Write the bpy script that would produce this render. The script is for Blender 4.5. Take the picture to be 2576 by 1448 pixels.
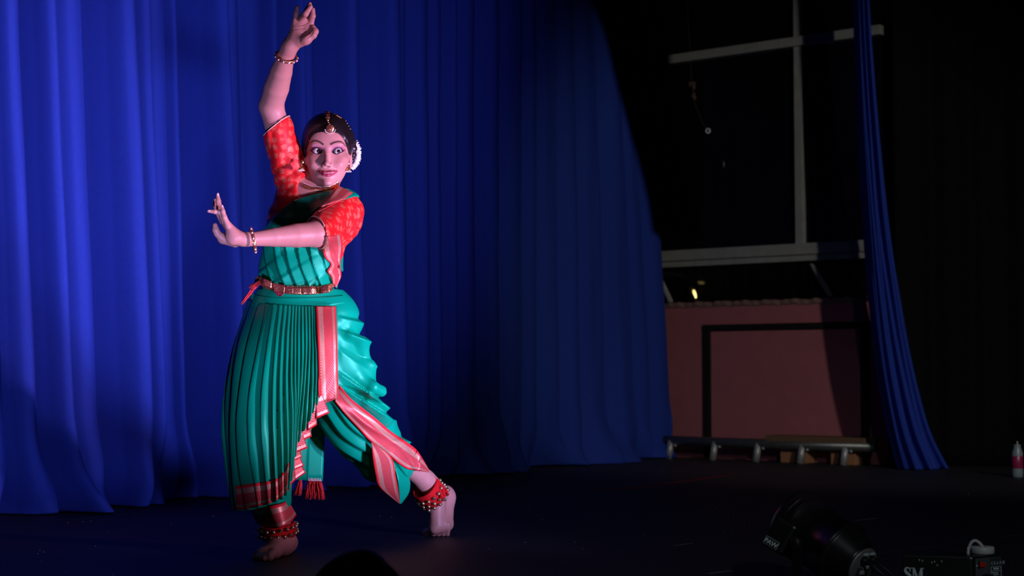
import bpy, bmesh, math, random
import numpy as np
from mathutils import Vector, Matrix
from mathutils.bvhtree import BVHTree

random.seed(7); rng = np.random.default_rng(7)
for o in list(bpy.data.objects): bpy.data.objects.remove(o)
scene = bpy.context.scene
COL = scene.collection

# ------------------------------------------------------------------ camera
F = 3940.0                       # focal length in pixels of the 2576x1448 frame
CH = 0.55                        # camera height above the stage floor
PITCH = math.atan(211.0 / F)     # horizon lies at row 935
cam_d = bpy.data.cameras.new('camera'); cam = bpy.data.objects.new('camera', cam_d)
COL.objects.link(cam)
cam.location = (0, 0, CH); cam.rotation_euler = (math.pi/2 + PITCH, 0, 0)
cam_d.sensor_width = 36.0; cam_d.lens = F / 2576 * 36.0
cam_d.clip_start = 0.05; cam_d.clip_end = 60
cam_d.dof.use_dof = True; cam_d.dof.focus_distance = 4.78; cam_d.dof.aperture_fstop = 4.0
scene.camera = cam

# ------------------------------------------------------------------ world, exposure
world = bpy.data.worlds.new('world'); scene.world = world; world.use_nodes = True
world.node_tree.nodes['Background'].inputs[0].default_value = (0.35, 0.42, 0.6, 1)
world.node_tree.nodes['Background'].inputs[1].default_value = 0.0
scene.view_settings.view_transform = 'Standard'; scene.view_settings.look = 'None'
scene.view_settings.exposure = 0.0; scene.view_settings.gamma = 1.0
scene.view_settings.use_curve_mapping = False

# ------------------------------------------------------------------ lamps of the stage
def spot(name, loc, target, watts, col, angle, blend, size):
    d = bpy.data.lights.new(name, 'SPOT'); o = bpy.data.objects.new(name, d); COL.objects.link(o)
    o.location = loc
    o.rotation_euler = (Vector(target) - Vector(loc)).to_track_quat('-Z', 'Y').to_euler()
    d.energy = watts; d.color = col; d.spot_size = math.radians(angle); d.spot_blend = blend
    d.shadow_soft_size = size
    return o
PAR_AXIS = Vector((-0.56, 0.72, 0.37)).normalized()
PAR_REAR = Vector((0.8758, 3.93, 0.066))
PAR2_SHIFT = Vector((-1.022, -1.34, 0.0))          # the second floor lamp, nearer the stage front
# lamps outside the picture: the front-of-house lamp that throws the nose and arm shadows from the right, the house
# lamp whose light falls past the side curtain onto the pink wall, the auditorium light behind the camera
spot('front_lamp_right_offscreen', (2.42, 2.96, 0.50), (-0.66, 4.8, 1.0), 820, (1.0, 0.56, 1.06), 34, 1.0, 0.05)
spot('house_lamp_right_offscreen', (3.55, 2.0, 2.3), (1.65, 9.4, 1.05), 340, (1.0, 0.93, 0.86), 33, 0.7, 0.08)
spot('auditorium_light_offscreen', (1.6, -1.5, 3.0), (1.6, 4.2, 0.0), 130, (0.85, 0.95, 1.0), 42, 0.8, 0.15)

# ------------------------------------------------------------------ pixel helpers
cp, sp = math.cos(PITCH), math.sin(PITCH)
def ray(u, v):
    x = (u - 1288.0) / F; y = (724.0 - v) / F
    return np.array([x, cp - y*sp, sp + y*cp])
O = np.array([0, 0, CH])
def W(u, v, d):                       # the point of pixel (u, v) at distance d down the stage
    r = ray(u, v); return O + r * (d / r[1])
def G(u, v, z=0.0):                   # where that pixel meets the floor (or height z)
    r = ray(u, v); return O + r * ((z - CH) / r[2])
def hitp(u, v, p0, n):                # where it meets a plane
    r = ray(u, v); return O + r * (np.dot(np.asarray(p0) - O, n) / np.dot(r, n))

def pix(p):
    r = p - O; fd = r[:, 1]*cp + r[:, 2]*sp
    return 1288 + F*r[:, 0]/fd, 724 - F*(r[:, 2]*cp - r[:, 1]*sp)/fd
# ------------------------------------------------------------------ materials
class NT:
    def __init__(s, name):
        s.m = bpy.data.materials.new(name); s.m.use_nodes = True
        s.t = s.m.node_tree; s.b = s.t.nodes['Principled BSDF']
    def n(s, typ, **kw):
        nd = s.t.nodes.new(typ)
        for k, v in kw.items(): setattr(nd, k, v)
        return nd
    def setin(s, sock, v):
        if isinstance(v, bpy.types.NodeSocket): s.t.links.new(v, sock)
        else: sock.default_value = v
    def f(s, op, a, b=None, c=None):
        nd = s.n('ShaderNodeMath', operation=op)
        for i, v in enumerate((a, b, c)):
            if v is not None: s.setin(nd.inputs[i], v)
        return nd.outputs[0]
    def mix(s, fac, a, b):
        nd = s.n('ShaderNodeMix', data_type='RGBA')
        s.setin(nd.inputs[0], fac)
        for i, v in ((6, a), (7, b)):
            s.setin(nd.inputs[i], v if isinstance(v, bpy.types.NodeSocket) else (*v, 1.0))
        return nd.outputs[2]
    def noise(s, scale, detail=3.0, coord='Object', vscale=None):
        tc = s.n('ShaderNodeTexCoord'); nz = s.n('ShaderNodeTexNoise')
        src = tc.outputs[coord]
        if vscale:
            mp = s.n('ShaderNodeMapping'); s.t.links.new(src, mp.inputs[0]); mp.inputs[3].default_value = vscale
            src = mp.outputs[0]
        s.t.links.new(src, nz.inputs['Vector'])
        nz.inputs['Scale'].default_value = scale; nz.inputs['Detail'].default_value = detail
        return nz.outputs[0]
    def base(s, v): s.setin(s.b.inputs['Base Color'], v if isinstance(v, bpy.types.NodeSocket) else (*v, 1.0))
    def bump(s, h, strength, dist=0.001):
        nd = s.n('ShaderNodeBump'); s.setin(nd.inputs['Height'], h)
        nd.inputs['Strength'].default_value = strength; nd.inputs['Distance'].default_value = dist
        s.t.links.new(nd.outputs[0], s.b.inputs['Normal'])
    def props(s, rough, metal=0.0, spec=0.5, sheen=0.0):
        s.b.inputs['Roughness'].default_value = rough; s.b.inputs['Metallic'].default_value = metal
        s.b.inputs['Specular IOR Level'].default_value = spec; s.b.inputs['Sheen Weight'].default_value = sheen
        return s

def mk(name, col, rough=0.6, metal=0.0, spec=0.5, var=0.25, scale=20, bump=0.0, vscale=None, sheen=0.0, dist=0.001):
    s = NT(name); nz = s.noise(scale, 4, vscale=vscale)
    c1 = tuple(c*(1-var) for c in col); c2 = tuple(min(1, c*(1+var)) for c in col)
    s.base(s.mix(nz, c1, c2)); s.props(rough, metal, spec, sheen)
    if bump: s.bump(nz, bump, dist)
    return s.m

M = {}
M['floor'] = mk('stage_floor_cloth', (0.030, 0.028, 0.036), 0.62, spec=0.25, var=0.35, scale=6, bump=0.15)
M['curtain'] = mk('blue_curtain_cloth', (0.022, 0.055, 0.38), 0.8, spec=0.10, var=0.10, scale=60, bump=0.06)
M['curtain2'] = mk('blue_side_curtain_cloth', (0.022, 0.055, 0.38), 0.85, spec=0.1, var=0.15, scale=60, bump=0.05)
M['black_cloth'] = mk('black_wing_cloth', (0.006, 0.006, 0.007), 0.9, spec=0.05, var=0.3, scale=30)
M['pink'] = mk('dusty_pink_plaster', (0.42, 0.135, 0.155), 0.85, spec=0.2, var=0.12, scale=9, bump=0.25, dist=0.004)
M['concrete'] = mk('grey_window_rail', (0.30, 0.31, 0.29), 0.8, spec=0.2, var=0.25, scale=14, bump=0.2, dist=0.003)
M['dark_wall'] = mk('dark_back_wall', (0.006, 0.006, 0.006), 0.9, spec=0.05, var=0.2, scale=5)
M['black_paint'] = mk('black_trim_paint', (0.012, 0.011, 0.011), 0.7, spec=0.2, var=0.3, scale=25)
M['steel'] = mk('worn_steel_pipe', (0.14, 0.15, 0.15), 0.4, 0.7, var=0.4, scale=40, bump=0.1)
M['alu'] = mk('aluminium_post', (0.45, 0.47, 0.48), 0.5, 0.5, var=0.2, scale=30)
M['wood'] = mk('raw_wood', (0.36, 0.17, 0.085), 0.75, spec=0.2, var=0.3, scale=12, vscale=(1, 12, 12), bump=0.2)
M['wood_dark'] = mk('weathered_wood_top', (0.17, 0.10, 0.06), 0.75, spec=0.2, var=0.35, scale=12, vscale=(1, 12, 12), bump=0.2)
M['black_metal'] = mk('black_lamp_housing', (0.010, 0.010, 0.011), 0.32, spec=0.5, var=0.3, scale=50, bump=0.03)
M['rubber'] = mk('black_rubber', (0.012, 0.012, 0.013), 0.5, spec=0.4, var=0.2, scale=40)
M['plate'] = mk('grey_rear_plate', (0.26, 0.25, 0.25), 0.4, 0.4, var=0.4, scale=60)
M['print'] = mk('pale_print', (0.62, 0.72, 0.72), 0.6, var=0.08, scale=200)
M['redprint'] = mk('red_print', (0.5, 0.05, 0.05), 0.6, var=0.08, scale=200)
M['greypanel'] = mk('grey_machine_panel', (0.10, 0.12, 0.125), 0.45, 0.3, var=0.2, scale=40)
M['white_plastic'] = mk('white_plastic', (0.62, 0.62, 0.58), 0.45, var=0.06, scale=40)
M['redswitch'] = mk('red_rocker_switch', (0.75, 0.02, 0.015), 0.35, var=0.1, scale=90)
M['bottle'] = mk('translucent_grey_bottle', (0.24, 0.30, 0.33), 0.3, var=0.15, scale=60)
M['bottle_label'] = mk('magenta_bottle_label', (0.33, 0.02, 0.09), 0.3, var=0.25, scale=80)
M['speck'] = mk('pale_dust', (0.45, 0.45, 0.48), 0.8, var=0.3, scale=100)
M['tape_red'] = mk('dull_red_tape', (0.16, 0.008, 0.012), 0.6, var=0.4, scale=9)
M['tape_grey'] = mk('scuffed_grey_tape', (0.22, 0.21, 0.27), 0.6, var=0.3, scale=60)
M['foliage'] = mk('dark_green_drape', (0.012, 0.022, 0.016), 0.9, spec=0.1, var=0.4, scale=25)
gl = NT('dark_window_glass'); gl.base(gl.mix(gl.noise(3), (0.003, 0.003, 0.004), (0.006, 0.006, 0.007))); gl.props(0.12, 0, 0.3); M['glass'] = gl.m
em = NT('lamp_filament'); em.base((1, .8, .3)); em.b.inputs['Emission Color'].default_value = (1.0, 0.78, 0.28, 1)
em.setin(em.b.inputs['Emission Strength'], em.f('MULTIPLY', em.noise(60), 3.0)); M['filament'] = em.m

# ------------------------------------------------------------------ mesh helpers
def tag(o, label=None, cat=None, group=None, kind=None):
    for k, v in (('label', label), ('category', cat), ('group', group), ('kind', kind)):
        if v: o[k] = v
    return o
def empty(name, loc=(0, 0, 0)):
    o = bpy.data.objects.new(name, None); COL.objects.link(o); o.location = loc; o.empty_display_size = 0.05
    return o
def obj(name, verts, faces, mat, parent=None, smooth=True, uv=None, color=None, solid=0.0):
    me = bpy.data.meshes.new(name)
    V = np.asarray(verts, dtype=np.float32).reshape(-1, 3)
    if isinstance(faces, np.ndarray):
        nf, k = faces.shape
        me.vertices.add(len(V)); me.vertices.foreach_set('co', V.ravel())
        me.loops.add(nf*k); me.loops.foreach_set('vertex_index', faces.ravel().astype(np.int32))
        me.polygons.add(nf); me.polygons.foreach_set('loop_start', np.arange(0, nf*k, k, dtype=np.int32))
        me.update(calc_edges=True)
    else:
        me.from_pydata([tuple(map(float, p)) for p in V], [], [tuple(f) for f in faces])
    me.validate()
    if uv is not None:
        li = np.empty(len(me.loops), dtype=np.int32); me.loops.foreach_get('vertex_index', li)
        lay = me.uv_layers.new(name='UVMap'); lay.data.foreach_set('uv', np.asarray(uv, dtype=np.float32)[li].ravel())
    if color is not None:
        ca = me.color_attributes.new('tint', 'FLOAT_COLOR', 'POINT')
        c4 = np.ones((len(V), 4), dtype=np.float32); c4[:, :3] = color
        ca.data.foreach_set('color', c4.ravel())
    if smooth: me.polygons.foreach_set('use_smooth', np.ones(len(me.polygons), dtype=bool))
    me.materials.append(mat); me.update()
    o = bpy.data.objects.new(name, me); COL.objects.link(o)
    if parent is not None:
        o.parent = parent
        o.matrix_parent_inverse = world_of(parent).inverted()
    if solid:
        md = o.modifiers.new('thickness', 'SOLIDIFY'); md.thickness = solid; md.offset = 0
    return o
def world_of(o):
    m = o.matrix_basis.copy()
    if o.parent is not None: m = world_of(o.parent) @ o.matrix_parent_inverse @ m
    return m
class MB:                                # collects simple shapes into one mesh
    def __init__(s): s.v = []; s.f = []
    def add(s, v, f):
        k = len(s.v); s.v += [tuple(p) for p in v]; s.f += [tuple(i + k for i in q) for q in f]; return s
    def box(s, c, size, ax=None):
        ax = np.eye(3) if ax is None else np.asarray(ax); c = np.asarray(c, float); h = np.asarray(size)/2
        v = [c + ax[0]*h[0]*i + ax[1]*h[1]*j + ax[2]*h[2]*k for i in (-1, 1) for j in (-1, 1) for k in (-1, 1)]
        return s.add(v, [(0, 1, 3, 2), (4, 6, 7, 5), (0, 4, 5, 1), (2, 3, 7, 6), (0, 2, 6, 4), (1, 5, 7, 3)])
    def tube(s, pts, rad, n=10, caps=True):
        pts = [np.asarray(p, float) for p in pts]; m = len(pts)
        rad = [rad]*m if np.isscalar(rad) else rad
        up = np.array([0.13, 0.21, 0.97]); V = []; prev = None
        for i, p in enumerate(pts):
            t = pts[min(i+1, m-1)] - pts[max(i-1, 0)]; t = t/(np.linalg.norm(t)+1e-12)
            a = np.cross(t, up) if prev is None else prev - t*np.dot(prev, t)
            if np.linalg.norm(a) < 1e-4: a = np.cross(t, np.array([1, 0, 0]))
            a = a/np.linalg.norm(a); b = np.cross(t, a); prev = a
            for j in range(n):
                q = 2*math.pi*j/n; V.append(p + (a*math.cos(q) + b*math.sin(q))*rad[i])
        Fc = [(i*n+j, i*n+(j+1) % n, (i+1)*n+(j+1) % n, (i+1)*n+j) for i in range(m-1) for j in range(n)]
        if caps: Fc += [tuple(range(n))[::-1], tuple(range((m-1)*n, m*n))]
        return s.add(V, Fc)
    def lathe(s, prof, o, axis, n=32):
        axis = np.asarray(axis, float); axis = axis/np.linalg.norm(axis); o = np.asarray(o, float)
        a = np.cross(axis, [0, 0, 1.0]); a = a/np.linalg.norm(a) if np.linalg.norm(a) > 1e-3 else np.array([1.0, 0, 0]); b = np.cross(a, axis)
        V = [o + axis*t + (a*math.cos(2*math.pi*j/n) + b*math.sin(2*math.pi*j/n))*r for r, t in prof for j in range(n)]
        Fc = [(i*n+j, i*n+(j+1) % n, (i+1)*n+(j+1) % n, (i+1)*n+j) for i in range(len(prof)-1) for j in range(n)]
        Fc += [tuple(range(n))[::-1], tuple(range((len(prof)-1)*n, len(prof)*n))]
        return s.add(V, Fc)
    def ball(s, c, r, n=10, m=7, ax=None):
        c = np.asarray(c, float); r = np.array([r]*3 if np.isscalar(r) else r); ax = np.eye(3) if ax is None else np.asarray(ax)
        V = [c + ((np.array([math.sin(math.pi*i/m)*math.cos(2*math.pi*j/n), math.sin(math.pi*i/m)*math.sin(2*math.pi*j/n), math.cos(math.pi*i/m)])*r) @ ax)
             for i in range(m+1) for j in range(n)]
        Fc = [(i*n+j, i*n+(j+1) % n, (i+1)*n+(j+1) % n, (i+1)*n+j) for i in range(m) for j in range(n)]
        return s.add(V, Fc)
    def build(s, name, mat, parent=None, smooth=True, bevel=0.0):
        o = obj(name, s.v, s.f, mat, parent, smooth)
        bm = bmesh.new(); bm.from_mesh(o.data); bmesh.ops.remove_doubles(bm, verts=bm.verts, dist=1e-6)
        bmesh.ops.recalc_face_normals(bm, faces=bm.faces); bm.to_mesh(o.data); bm.free()
        if bevel:
            md = o.modifiers.new('bevel', 'BEVEL'); md.width = bevel; md.segments = 2; md.limit_method = 'ANGLE'
        return o
def crs(P, n):                            # Catmull-Rom resampling of a polyline
    P = np.asarray(P, float); m = len(P)
    Q = np.vstack([2*P[0]-P[1], P, 2*P[-1]-P[-2]])
    t = np.linspace(0, m-1, n); i = np.minimum(t.astype(int), m-2); f = (t - i)[:, None]
    a, b, c, d = Q[i], Q[i+1], Q[i+2], Q[i+3]
    return 0.5*((2*b) + (-a+c)*f + (2*a-5*b+4*c-d)*f**2 + (-a+3*b-3*c+d)*f**3)
def lin(P, n):
    P = np.asarray(P, float); t = np.linspace(0, len(P)-1, n); i = np.minimum(t.astype(int), len(P)-2); f = (t-i)[:, None]
    return P[i]*(1-f) + P[i+1]*f
def gridfaces(nr, nc, wrap=False):
    r, c = np.meshgrid(np.arange(nr-1), np.arange(nc if wrap else nc-1), indexing='ij')
    c2 = (c+1) % nc
    return np.stack([r*nc+c, r*nc+c2, (r+1)*nc+c2, (r+1)*nc+c], -1).reshape(-1, 4)
def text_mesh(name, body, size, origin, xdir, ydir, mat, parent, ext=0.0006, align='LEFT', bold=0.0):
    cu = bpy.data.curves.new(name, 'FONT'); cu.body = body; cu.size = size; cu.extrude = ext; cu.align_x = align; cu.offset = bold
    t = bpy.data.objects.new(name+'_tmp', cu); COL.objects.link(t)
    dg = bpy.context.evaluated_depsgraph_get(); me = bpy.data.meshes.new_from_object(t.evaluated_get(dg))
    bpy.data.objects.remove(t)
    x = Vector(xdir).normalized(); y = Vector(ydir).normalized(); z = x.cross(y)
    mt = Matrix((x, y, z)).transposed().to_4x4(); mt.translation = Vector(origin)
    me.transform(mt); me.materials.clear(); me.materials.append(mat)
    o = bpy.data.objects.new(name, me); COL.objects.link(o); o.parent = parent
    if parent: o.matrix_parent_inverse = world_of(parent).inverted()
    return o
# ================================================================== THE SETTING
c_dir = np.array([0.6115, 0.7912, 0.0]); c_nrm = np.array([0.7912, -0.6115, 0.0])      # run of the back curtain, its face
c_pt = np.array([-2.02, 6.19, 0.0])
w_dir = c_nrm.copy(); w_nrm = -c_dir                                                    # the window wall stands square to it
w_pt = np.array([1.03, 10.20, 0.0])
def onwall(u, v, off=0.0): return hitp(u, v, w_pt + w_nrm*off, w_nrm)
def wz(u, v): return onwall(u, v)[2]
def ws(u, v): return float(np.dot(onwall(u, v) - w_pt, w_dir))
def wpt(s, z, off=0.0): return w_pt + w_dir*s + w_nrm*off + np.array([0, 0, z])
WAX = np.array([w_dir, w_nrm, [0, 0, 1.0]])

fl = MB(); fl.box((0, 6.6, -0.05), (14, 9.4, 0.1)); tag(fl.build('floor', M['floor'], smooth=False), kind='structure')
def wallbox(name, s0, s1, z0, z1, off, th, mat, kind='structure', parent=None, bevel=0.004):
    b = MB(); b.box(wpt((s0+s1)/2, (z0+z1)/2, off - th/2), (s1-s0, th, z1-z0), WAX)
    o = b.build(name, mat, parent, smooth=False, bevel=bevel)
    if kind: o['kind'] = kind
    return o
sill = wz(1700, 764)
wall = wallbox('wall_back', -2.6, 1.5, 0.0, sill, 0.0, 0.20, M['pink'])
# rough mortar lip along the top of the pink wall
n = 180; ss = np.linspace(-0.2, 1.5, n); V = []
for i, s in enumerate(ss):
    w = 0.006*math.sin(s*37) + 0.005*math.sin(s*91+1) + 0.004*random.random()
    V += [wpt(s, sill-0.028+w*0.5, 0.006), wpt(s, sill-0.004, 0.022+w), wpt(s, sill+0.006+w*0.6, 0.010), wpt(s, sill+0.006, -0.19)]
tag(obj('trim_1', V, gridfaces(n, 4), mk('crumbling_mortar', (0.24, 0.14, 0.12), 0.9, var=0.3, scale=30, bump=0.3, dist=0.004), smooth=True), kind='structure')
# upper dark wall behind the windows
tag(wallbox('wall_upper', -2.6, 1.5, sill-0.02, 4.2, -0.75, 0.1, M['dark_wall']), kind='structure')
tag(MB().box((0, 6.6, 4.2), (14, 9.4, 0.1)).build('ceiling', M['dark_wall'], smooth=False), kind='structure')
# the dark side wall of the wing, right
tag(MB().box((4.1, 6.6, 2.1), (0.1, 9.4, 4.2)).build('wall_right', M['dark_wall'], smooth=False), kind='structure')

# black strip frame on the pink wall
z_top = wz(1790, 825); s_l = ws(1781, 960)
fr = tag(wallbox('trim_2', s_l-0.024, s_l+0.024, 0.0, z_top+0.022, 0.018, 0.03, M['black_paint']), kind='structure')
f2 = wallbox('black_strip', s_l-0.024, 1.5, z_top-0.018, z_top+0.022, 0.019, 0.03, M['black_paint'], None, fr)
wallbox('black_strip', s_l+1.06, s_l+1.11, 0.0, z_top, 0.018, 0.03, M['black_paint'], None, fr)

# window above the wall: rails, mullion, panes
win = empty('window_1', wpt(0.8, sill)); tag(win, kind='structure')
def rail(name, z0, z1, s0, s1, off, th, mat=M['concrete']): return wallbox(name, s0, s1, z0, z1, off, th, mat, None, win)
zr0, zr1 = wz(1700, 672), wz(1700, 630)
rail('lower_rail', zr0+0.040, zr1, -0.6, 1.5, 0.03, 0.10)
rail('lower_rail', zr0, zr0+0.036, -0.6, 1.5, 0.018, 0.09)
zu0, zu1 = wz(1700, 160), wz(1700, 138)
rail('upper_rail', zu0, zu1, -0.6, 1.5, 0.03, 0.07)
s_m = ws(2008, 380)
rail('mullion', zr1-0.01, 4.1, s_m-0.028, s_m+0.028, 0.0, 0.06, M['concrete'])
for s0, s1, za, zb in ((-0.6, s_m, zr1, zu0), (s_m, 1.5, zr1, zu0), (-0.6, s_m, zu1, 4.1), (s_m, 1.5, zu1, 4.1)):
    rail('pane', za, zb, s0, s1, -0.04, 0.01, M['glass'])
# lower vent sash, tilted open, with stay arms
def quadbox(name, pts, th, mat, parent):
    p = np.array(pts); nn = np.cross(p[1]-p[0], p[3]-p[0]); nn /= np.linalg.norm(nn)
    v = np.vstack([p, p - nn*th]); return obj(name, v, [(0, 1, 2, 3), (7, 6, 5, 4), (0, 4, 5, 1), (1, 5, 6, 2), (2, 6, 7, 3), (3, 7, 4, 0)], mat, parent, smooth=False)
quadbox('vent_pane', [wpt(-0.6, zr0, 0.0), wpt(1.5, zr0, 0.0), wpt(1.5, sill+0.01, -0.22), wpt(-0.6, sill+0.01, -0.22)], 0.008, M['glass'], win)
for (u0, v0, u1, v1) in ((1655, 690, 1688, 760), (2040, 660, 2090, 745)):
    a = onwall(u0, v0, -0.02); b = onwall(u1, v1, -0.03)
    MB().tube([a, b], 0.018, 6).build('stay_arm', M['concrete'], win)
# a lamp glowing beyond the lower sash
lp = empty('glowing_lamp', onwall(1745, 756, -0.08)); tag(lp, 'small glowing yellow lamp tube on the ledge of the pink wall', 'lamp')
pts = [onwall(u, v, -0.08) for u, v in ((1736, 731), (1741, 729), (1745, 732), (1748, 739), (1750, 746), (1750, 750))]
MB().tube(crs(pts, 14), [0.004+0.006*math.sin(math.pi*i/13) for i in range(14)], 8).build('lit_tube', M['filament'], lp)
MB().tube([onwall(1749, 750, -0.08), onwall(1749, 757.5, -0.08)], [0.014, 0.02], 10).build('socket', M['black_paint'], lp)
MB().ball(onwall(1741, 730, -0.085), (0.02, 0.02, 0.026), 12, 8).build('reflector', mk('brass_reflector', (.3, .18, .05), .3, .8), lp)
# hook ring and pin on the pane, cord with a clot of dust
ring = MB(); rc = onwall(1781, 329, -0.02)
ring.tube([rc + (w_dir*math.cos(t) + np.array([0, 0, 1])*math.sin(t))*0.014 for t in np.linspace(0, 2*math.pi, 25)], 0.0046, 8, False)
tag(ring.build('hanging_ring', mk('bright_white_ring', (0.9, 0.95, 0.95), 0.4, var=.05)), 'small white ring hanging before the dark window pane', 'ring')
cd = MB(); pts = [onwall(u, v, -0.02) for u, v in ((1728, 0), (1733, 80), (1739, 190), (1746, 250), (1768, 310), (1779, 326))]
cdo = cd.tube(crs(pts, 30), 0.0016, 6).build('thin_cord', mk('rusty_cord', (0.10, 0.05, 0.03), 0.8))
tag(cdo, 'thin brown cord with a knot hanging before the dark window', 'cord')
kn = MB()
for i in range(14): kn.ball(onwall(1741+random.uniform(-6, 6), 222+random.uniform(-18, 24), -0.02), 0.006+0.01*random.random(), 7, 5)
kn.build('knot', mk('brown_knot', (0.10, 0.06, 0.045), 0.9), cdo)
tag(MB().tube([onwall(1820, 405, -0.02), onwall(1821, 413, -0.02), onwall(1820.5, 421, -0.02)], [0.002, 0.004, 0.002], 8).build('hanging_pin', mk('grey_pin', (.4, .42, .42), .4, .5)),
    'tiny pale metal pin on the dark window below the ring', 'pin')

# ------------------------------------------------------------------ back curtain
def curtain_s(u, v=560): return float(np.dot(hitp(u, v, c_pt, c_nrm) - c_pt, c_dir))
def make_curtain(name, edges, s_start, s_end, depths, mat, top=4.1, ns=900, nz=150, lean=None):
    ed = [s_start] + [curtain_s(u) for u in edges] + [s_end]
    s = np.linspace(s_start, s_end, ns); h = np.zeros(ns)
    for i in range(len(ed)-1):
        m = (s >= ed[i]) & (s <= ed[i+1]) if i == 0 else (s > ed[i]) & (s <= ed[i+1])
        q = (s[m]-ed[i])/(ed[i+1]-ed[i]); D = depths[i]
        h[m] += D*np.where(q < .86, np.sin(np.pi/2*np.clip((q-.06)/.40, 0, 1))**1.3 + .25*np.sin(np.pi*np.clip((q-.3)/.56, 0, 1)), np.cos(np.pi/2*np.clip((q-.86)/.14, 0, 1))**.7)
    z = np.concatenate([np.linspace(0.0, 0.5, 50), np.linspace(0.5, top, nz-50+1)[1:]])
    S, Z = np.meshgrid(s, z); Hh = np.tile(h, (nz, 1))
    wob = 0.05*np.sin(S*1.1+0.4) * (1-Z/top)
    drift = (lean(S) if lean else 0)*(1.4 - Z)*0.035                # folds drift as they fall
    fine = 0.0022*np.sin(S*41+1.3*np.sin(Z*2.1)) + 0.0035*np.sin(S*19+Z*2.7+np.sin(S*3)) + 0.0014*np.sin(S*29 - Z*8.0)
    low = np.clip((0.42-Z)/0.42, 0, 1)
    Hh = Hh*(0.9+0.1*np.cos(Z*1.3)) + fine + low**2*(0.05+0.075*np.sin(S*6.3+1.0)+0.045*np.sin(S*13.7+2.2*Z*6))
    hemz = Z + np.where(Z < 0.2, (0.2-Z)/0.2, 0)*(0.012+0.012*np.sin(S*7.1))*0.3
    P = c_pt + (S+drift+0.05*low**2*np.sin(S*9.0))[..., None]*c_dir + (Hh+wob*0.4)[..., None]*c_nrm
    P[..., 2] = hemz + 0.003
    o = obj(name, P.reshape(-1, 3), gridfaces(nz, ns), mat, solid=0.003)
    return o
edges1 = [-260, -150, -60, 20, 92, 183, 282, 340, 402, 430, 503, 573, 647, 676, 722, 772, 838, 880, 958, 1003, 1056, 1092, 1128, 1180, 1232]
dep1 = [.14, .14, .14, .14, .20, .12, .24, .16, .06, .06, .26, .11, .06, .08, .16, .08, .22, .10, .20, .07, .09, .07, .09, .07, .10, .06]
c1 = make_curtain('stage_curtain', edges1, curtain_s(-420), curtain_s(1306), dep1, M['curtain'], ns=1500, lean=lambda S: np.clip(1.6-S*0.6, -0.2, 1.6))
tag(c1, 'wide pleated blue stage curtain hanging behind the dancer', 'curtain', 'blue back curtains')
edges2 = [1345, 1402, 1448, 1510, 1575, 1612]
c2 = make_curtain('stage_curtain', edges2, curtain_s(1309), curtain_s(1660), [.04, .03, .045, .03, .045, .03, .03], M['curtain'], ns=500, lean=lambda S: np.interp(S, [curtain_s(1309), curtain_s(1660)], [-0.2, 2.9]))
tag(c2, 'flatter dark blue curtain ending beside the pink wall', 'curtain', 'blue back curtains')

# ------------------------------------------------------------------ side curtain at the wing, gathered
dleg = 8.85
Lm = [[(2146, -60), (2152, 120), (2160, 330), (2172, 560), (2186, 760), (2206, 930), (2232, 1080), (2258, 1183)],
      [(2158, -60), (2165, 120), (2176, 330), (2192, 560), (2210, 760), (2232, 930), (2262, 1080), (2292, 1183)],
      [(2172, -60), (2180, 120), (2194, 330), (2212, 560), (2236, 760), (2262, 930), (2294, 1080), (2332, 1183)],
      [(2186, -60), (2197, 120), (2214, 330), (2238, 560), (2268, 760), (2300, 930), (2340, 1080), (2388, 1181)]]
rows = []
for k, mline in enumerate(Lm):
    dd = dleg + (0.08, -0.03, 0.02, 0.06)[k]
    px = crs(np.array(mline, float), 90)
    rows.append(np.array([W(u, v, dd) for u, v in px]))
rows = np.array(rows).transpose(1, 0, 2)
P = np.array([crs(r, 70) for r in rows])
q = np.linspace(0, 1, 70)[None, :]; tt = np.linspace(0, 1, 90)[:, None]
P[..., 1] += 0.03*np.sin(q*21+tt*1.5) + 0.018*np.sin(q*47-tt*3) + 0.02*np.sin(q*9+tt*5)*tt
P[..., 2] = np.maximum(P[..., 2], 0.004)
P[-1, :, 2] = 0.003
sc = obj('side_curtain', P.reshape(-1, 3), gridfaces(90, 70), M['curtain2'], solid=0.004)
tag(sc, 'narrow gathered blue side curtain flaring out at the floor', 'curtain')

# black masking drape of the right wing
nz, ns = 40, 220
a0 = np.array([2.25, 9.20]); a1 = np.array([4.04, 9.20]); dd = (a1-a0)/np.linalg.norm(a1-a0); L = np.linalg.norm(a1-a0)
S, Z = np.meshgrid(np.linspace(0, L, ns), np.linspace(0.003, 4.1, nz)); hh = 0.03*np.sin(S*19)+0.012*np.sin(S*43+1)
P = np.stack([a0[0]+dd[0]*S - dd[1]*hh*-1, a0[1]+dd[1]*S - dd[0]*hh, Z], -1)
tag(obj('wing_drape', P.reshape(-1, 3), gridfaces(nz, ns), M['black_cloth'], solid=0.004), 'black masking drape filling the wing beside the narrow blue curtain', 'curtain')

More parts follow.
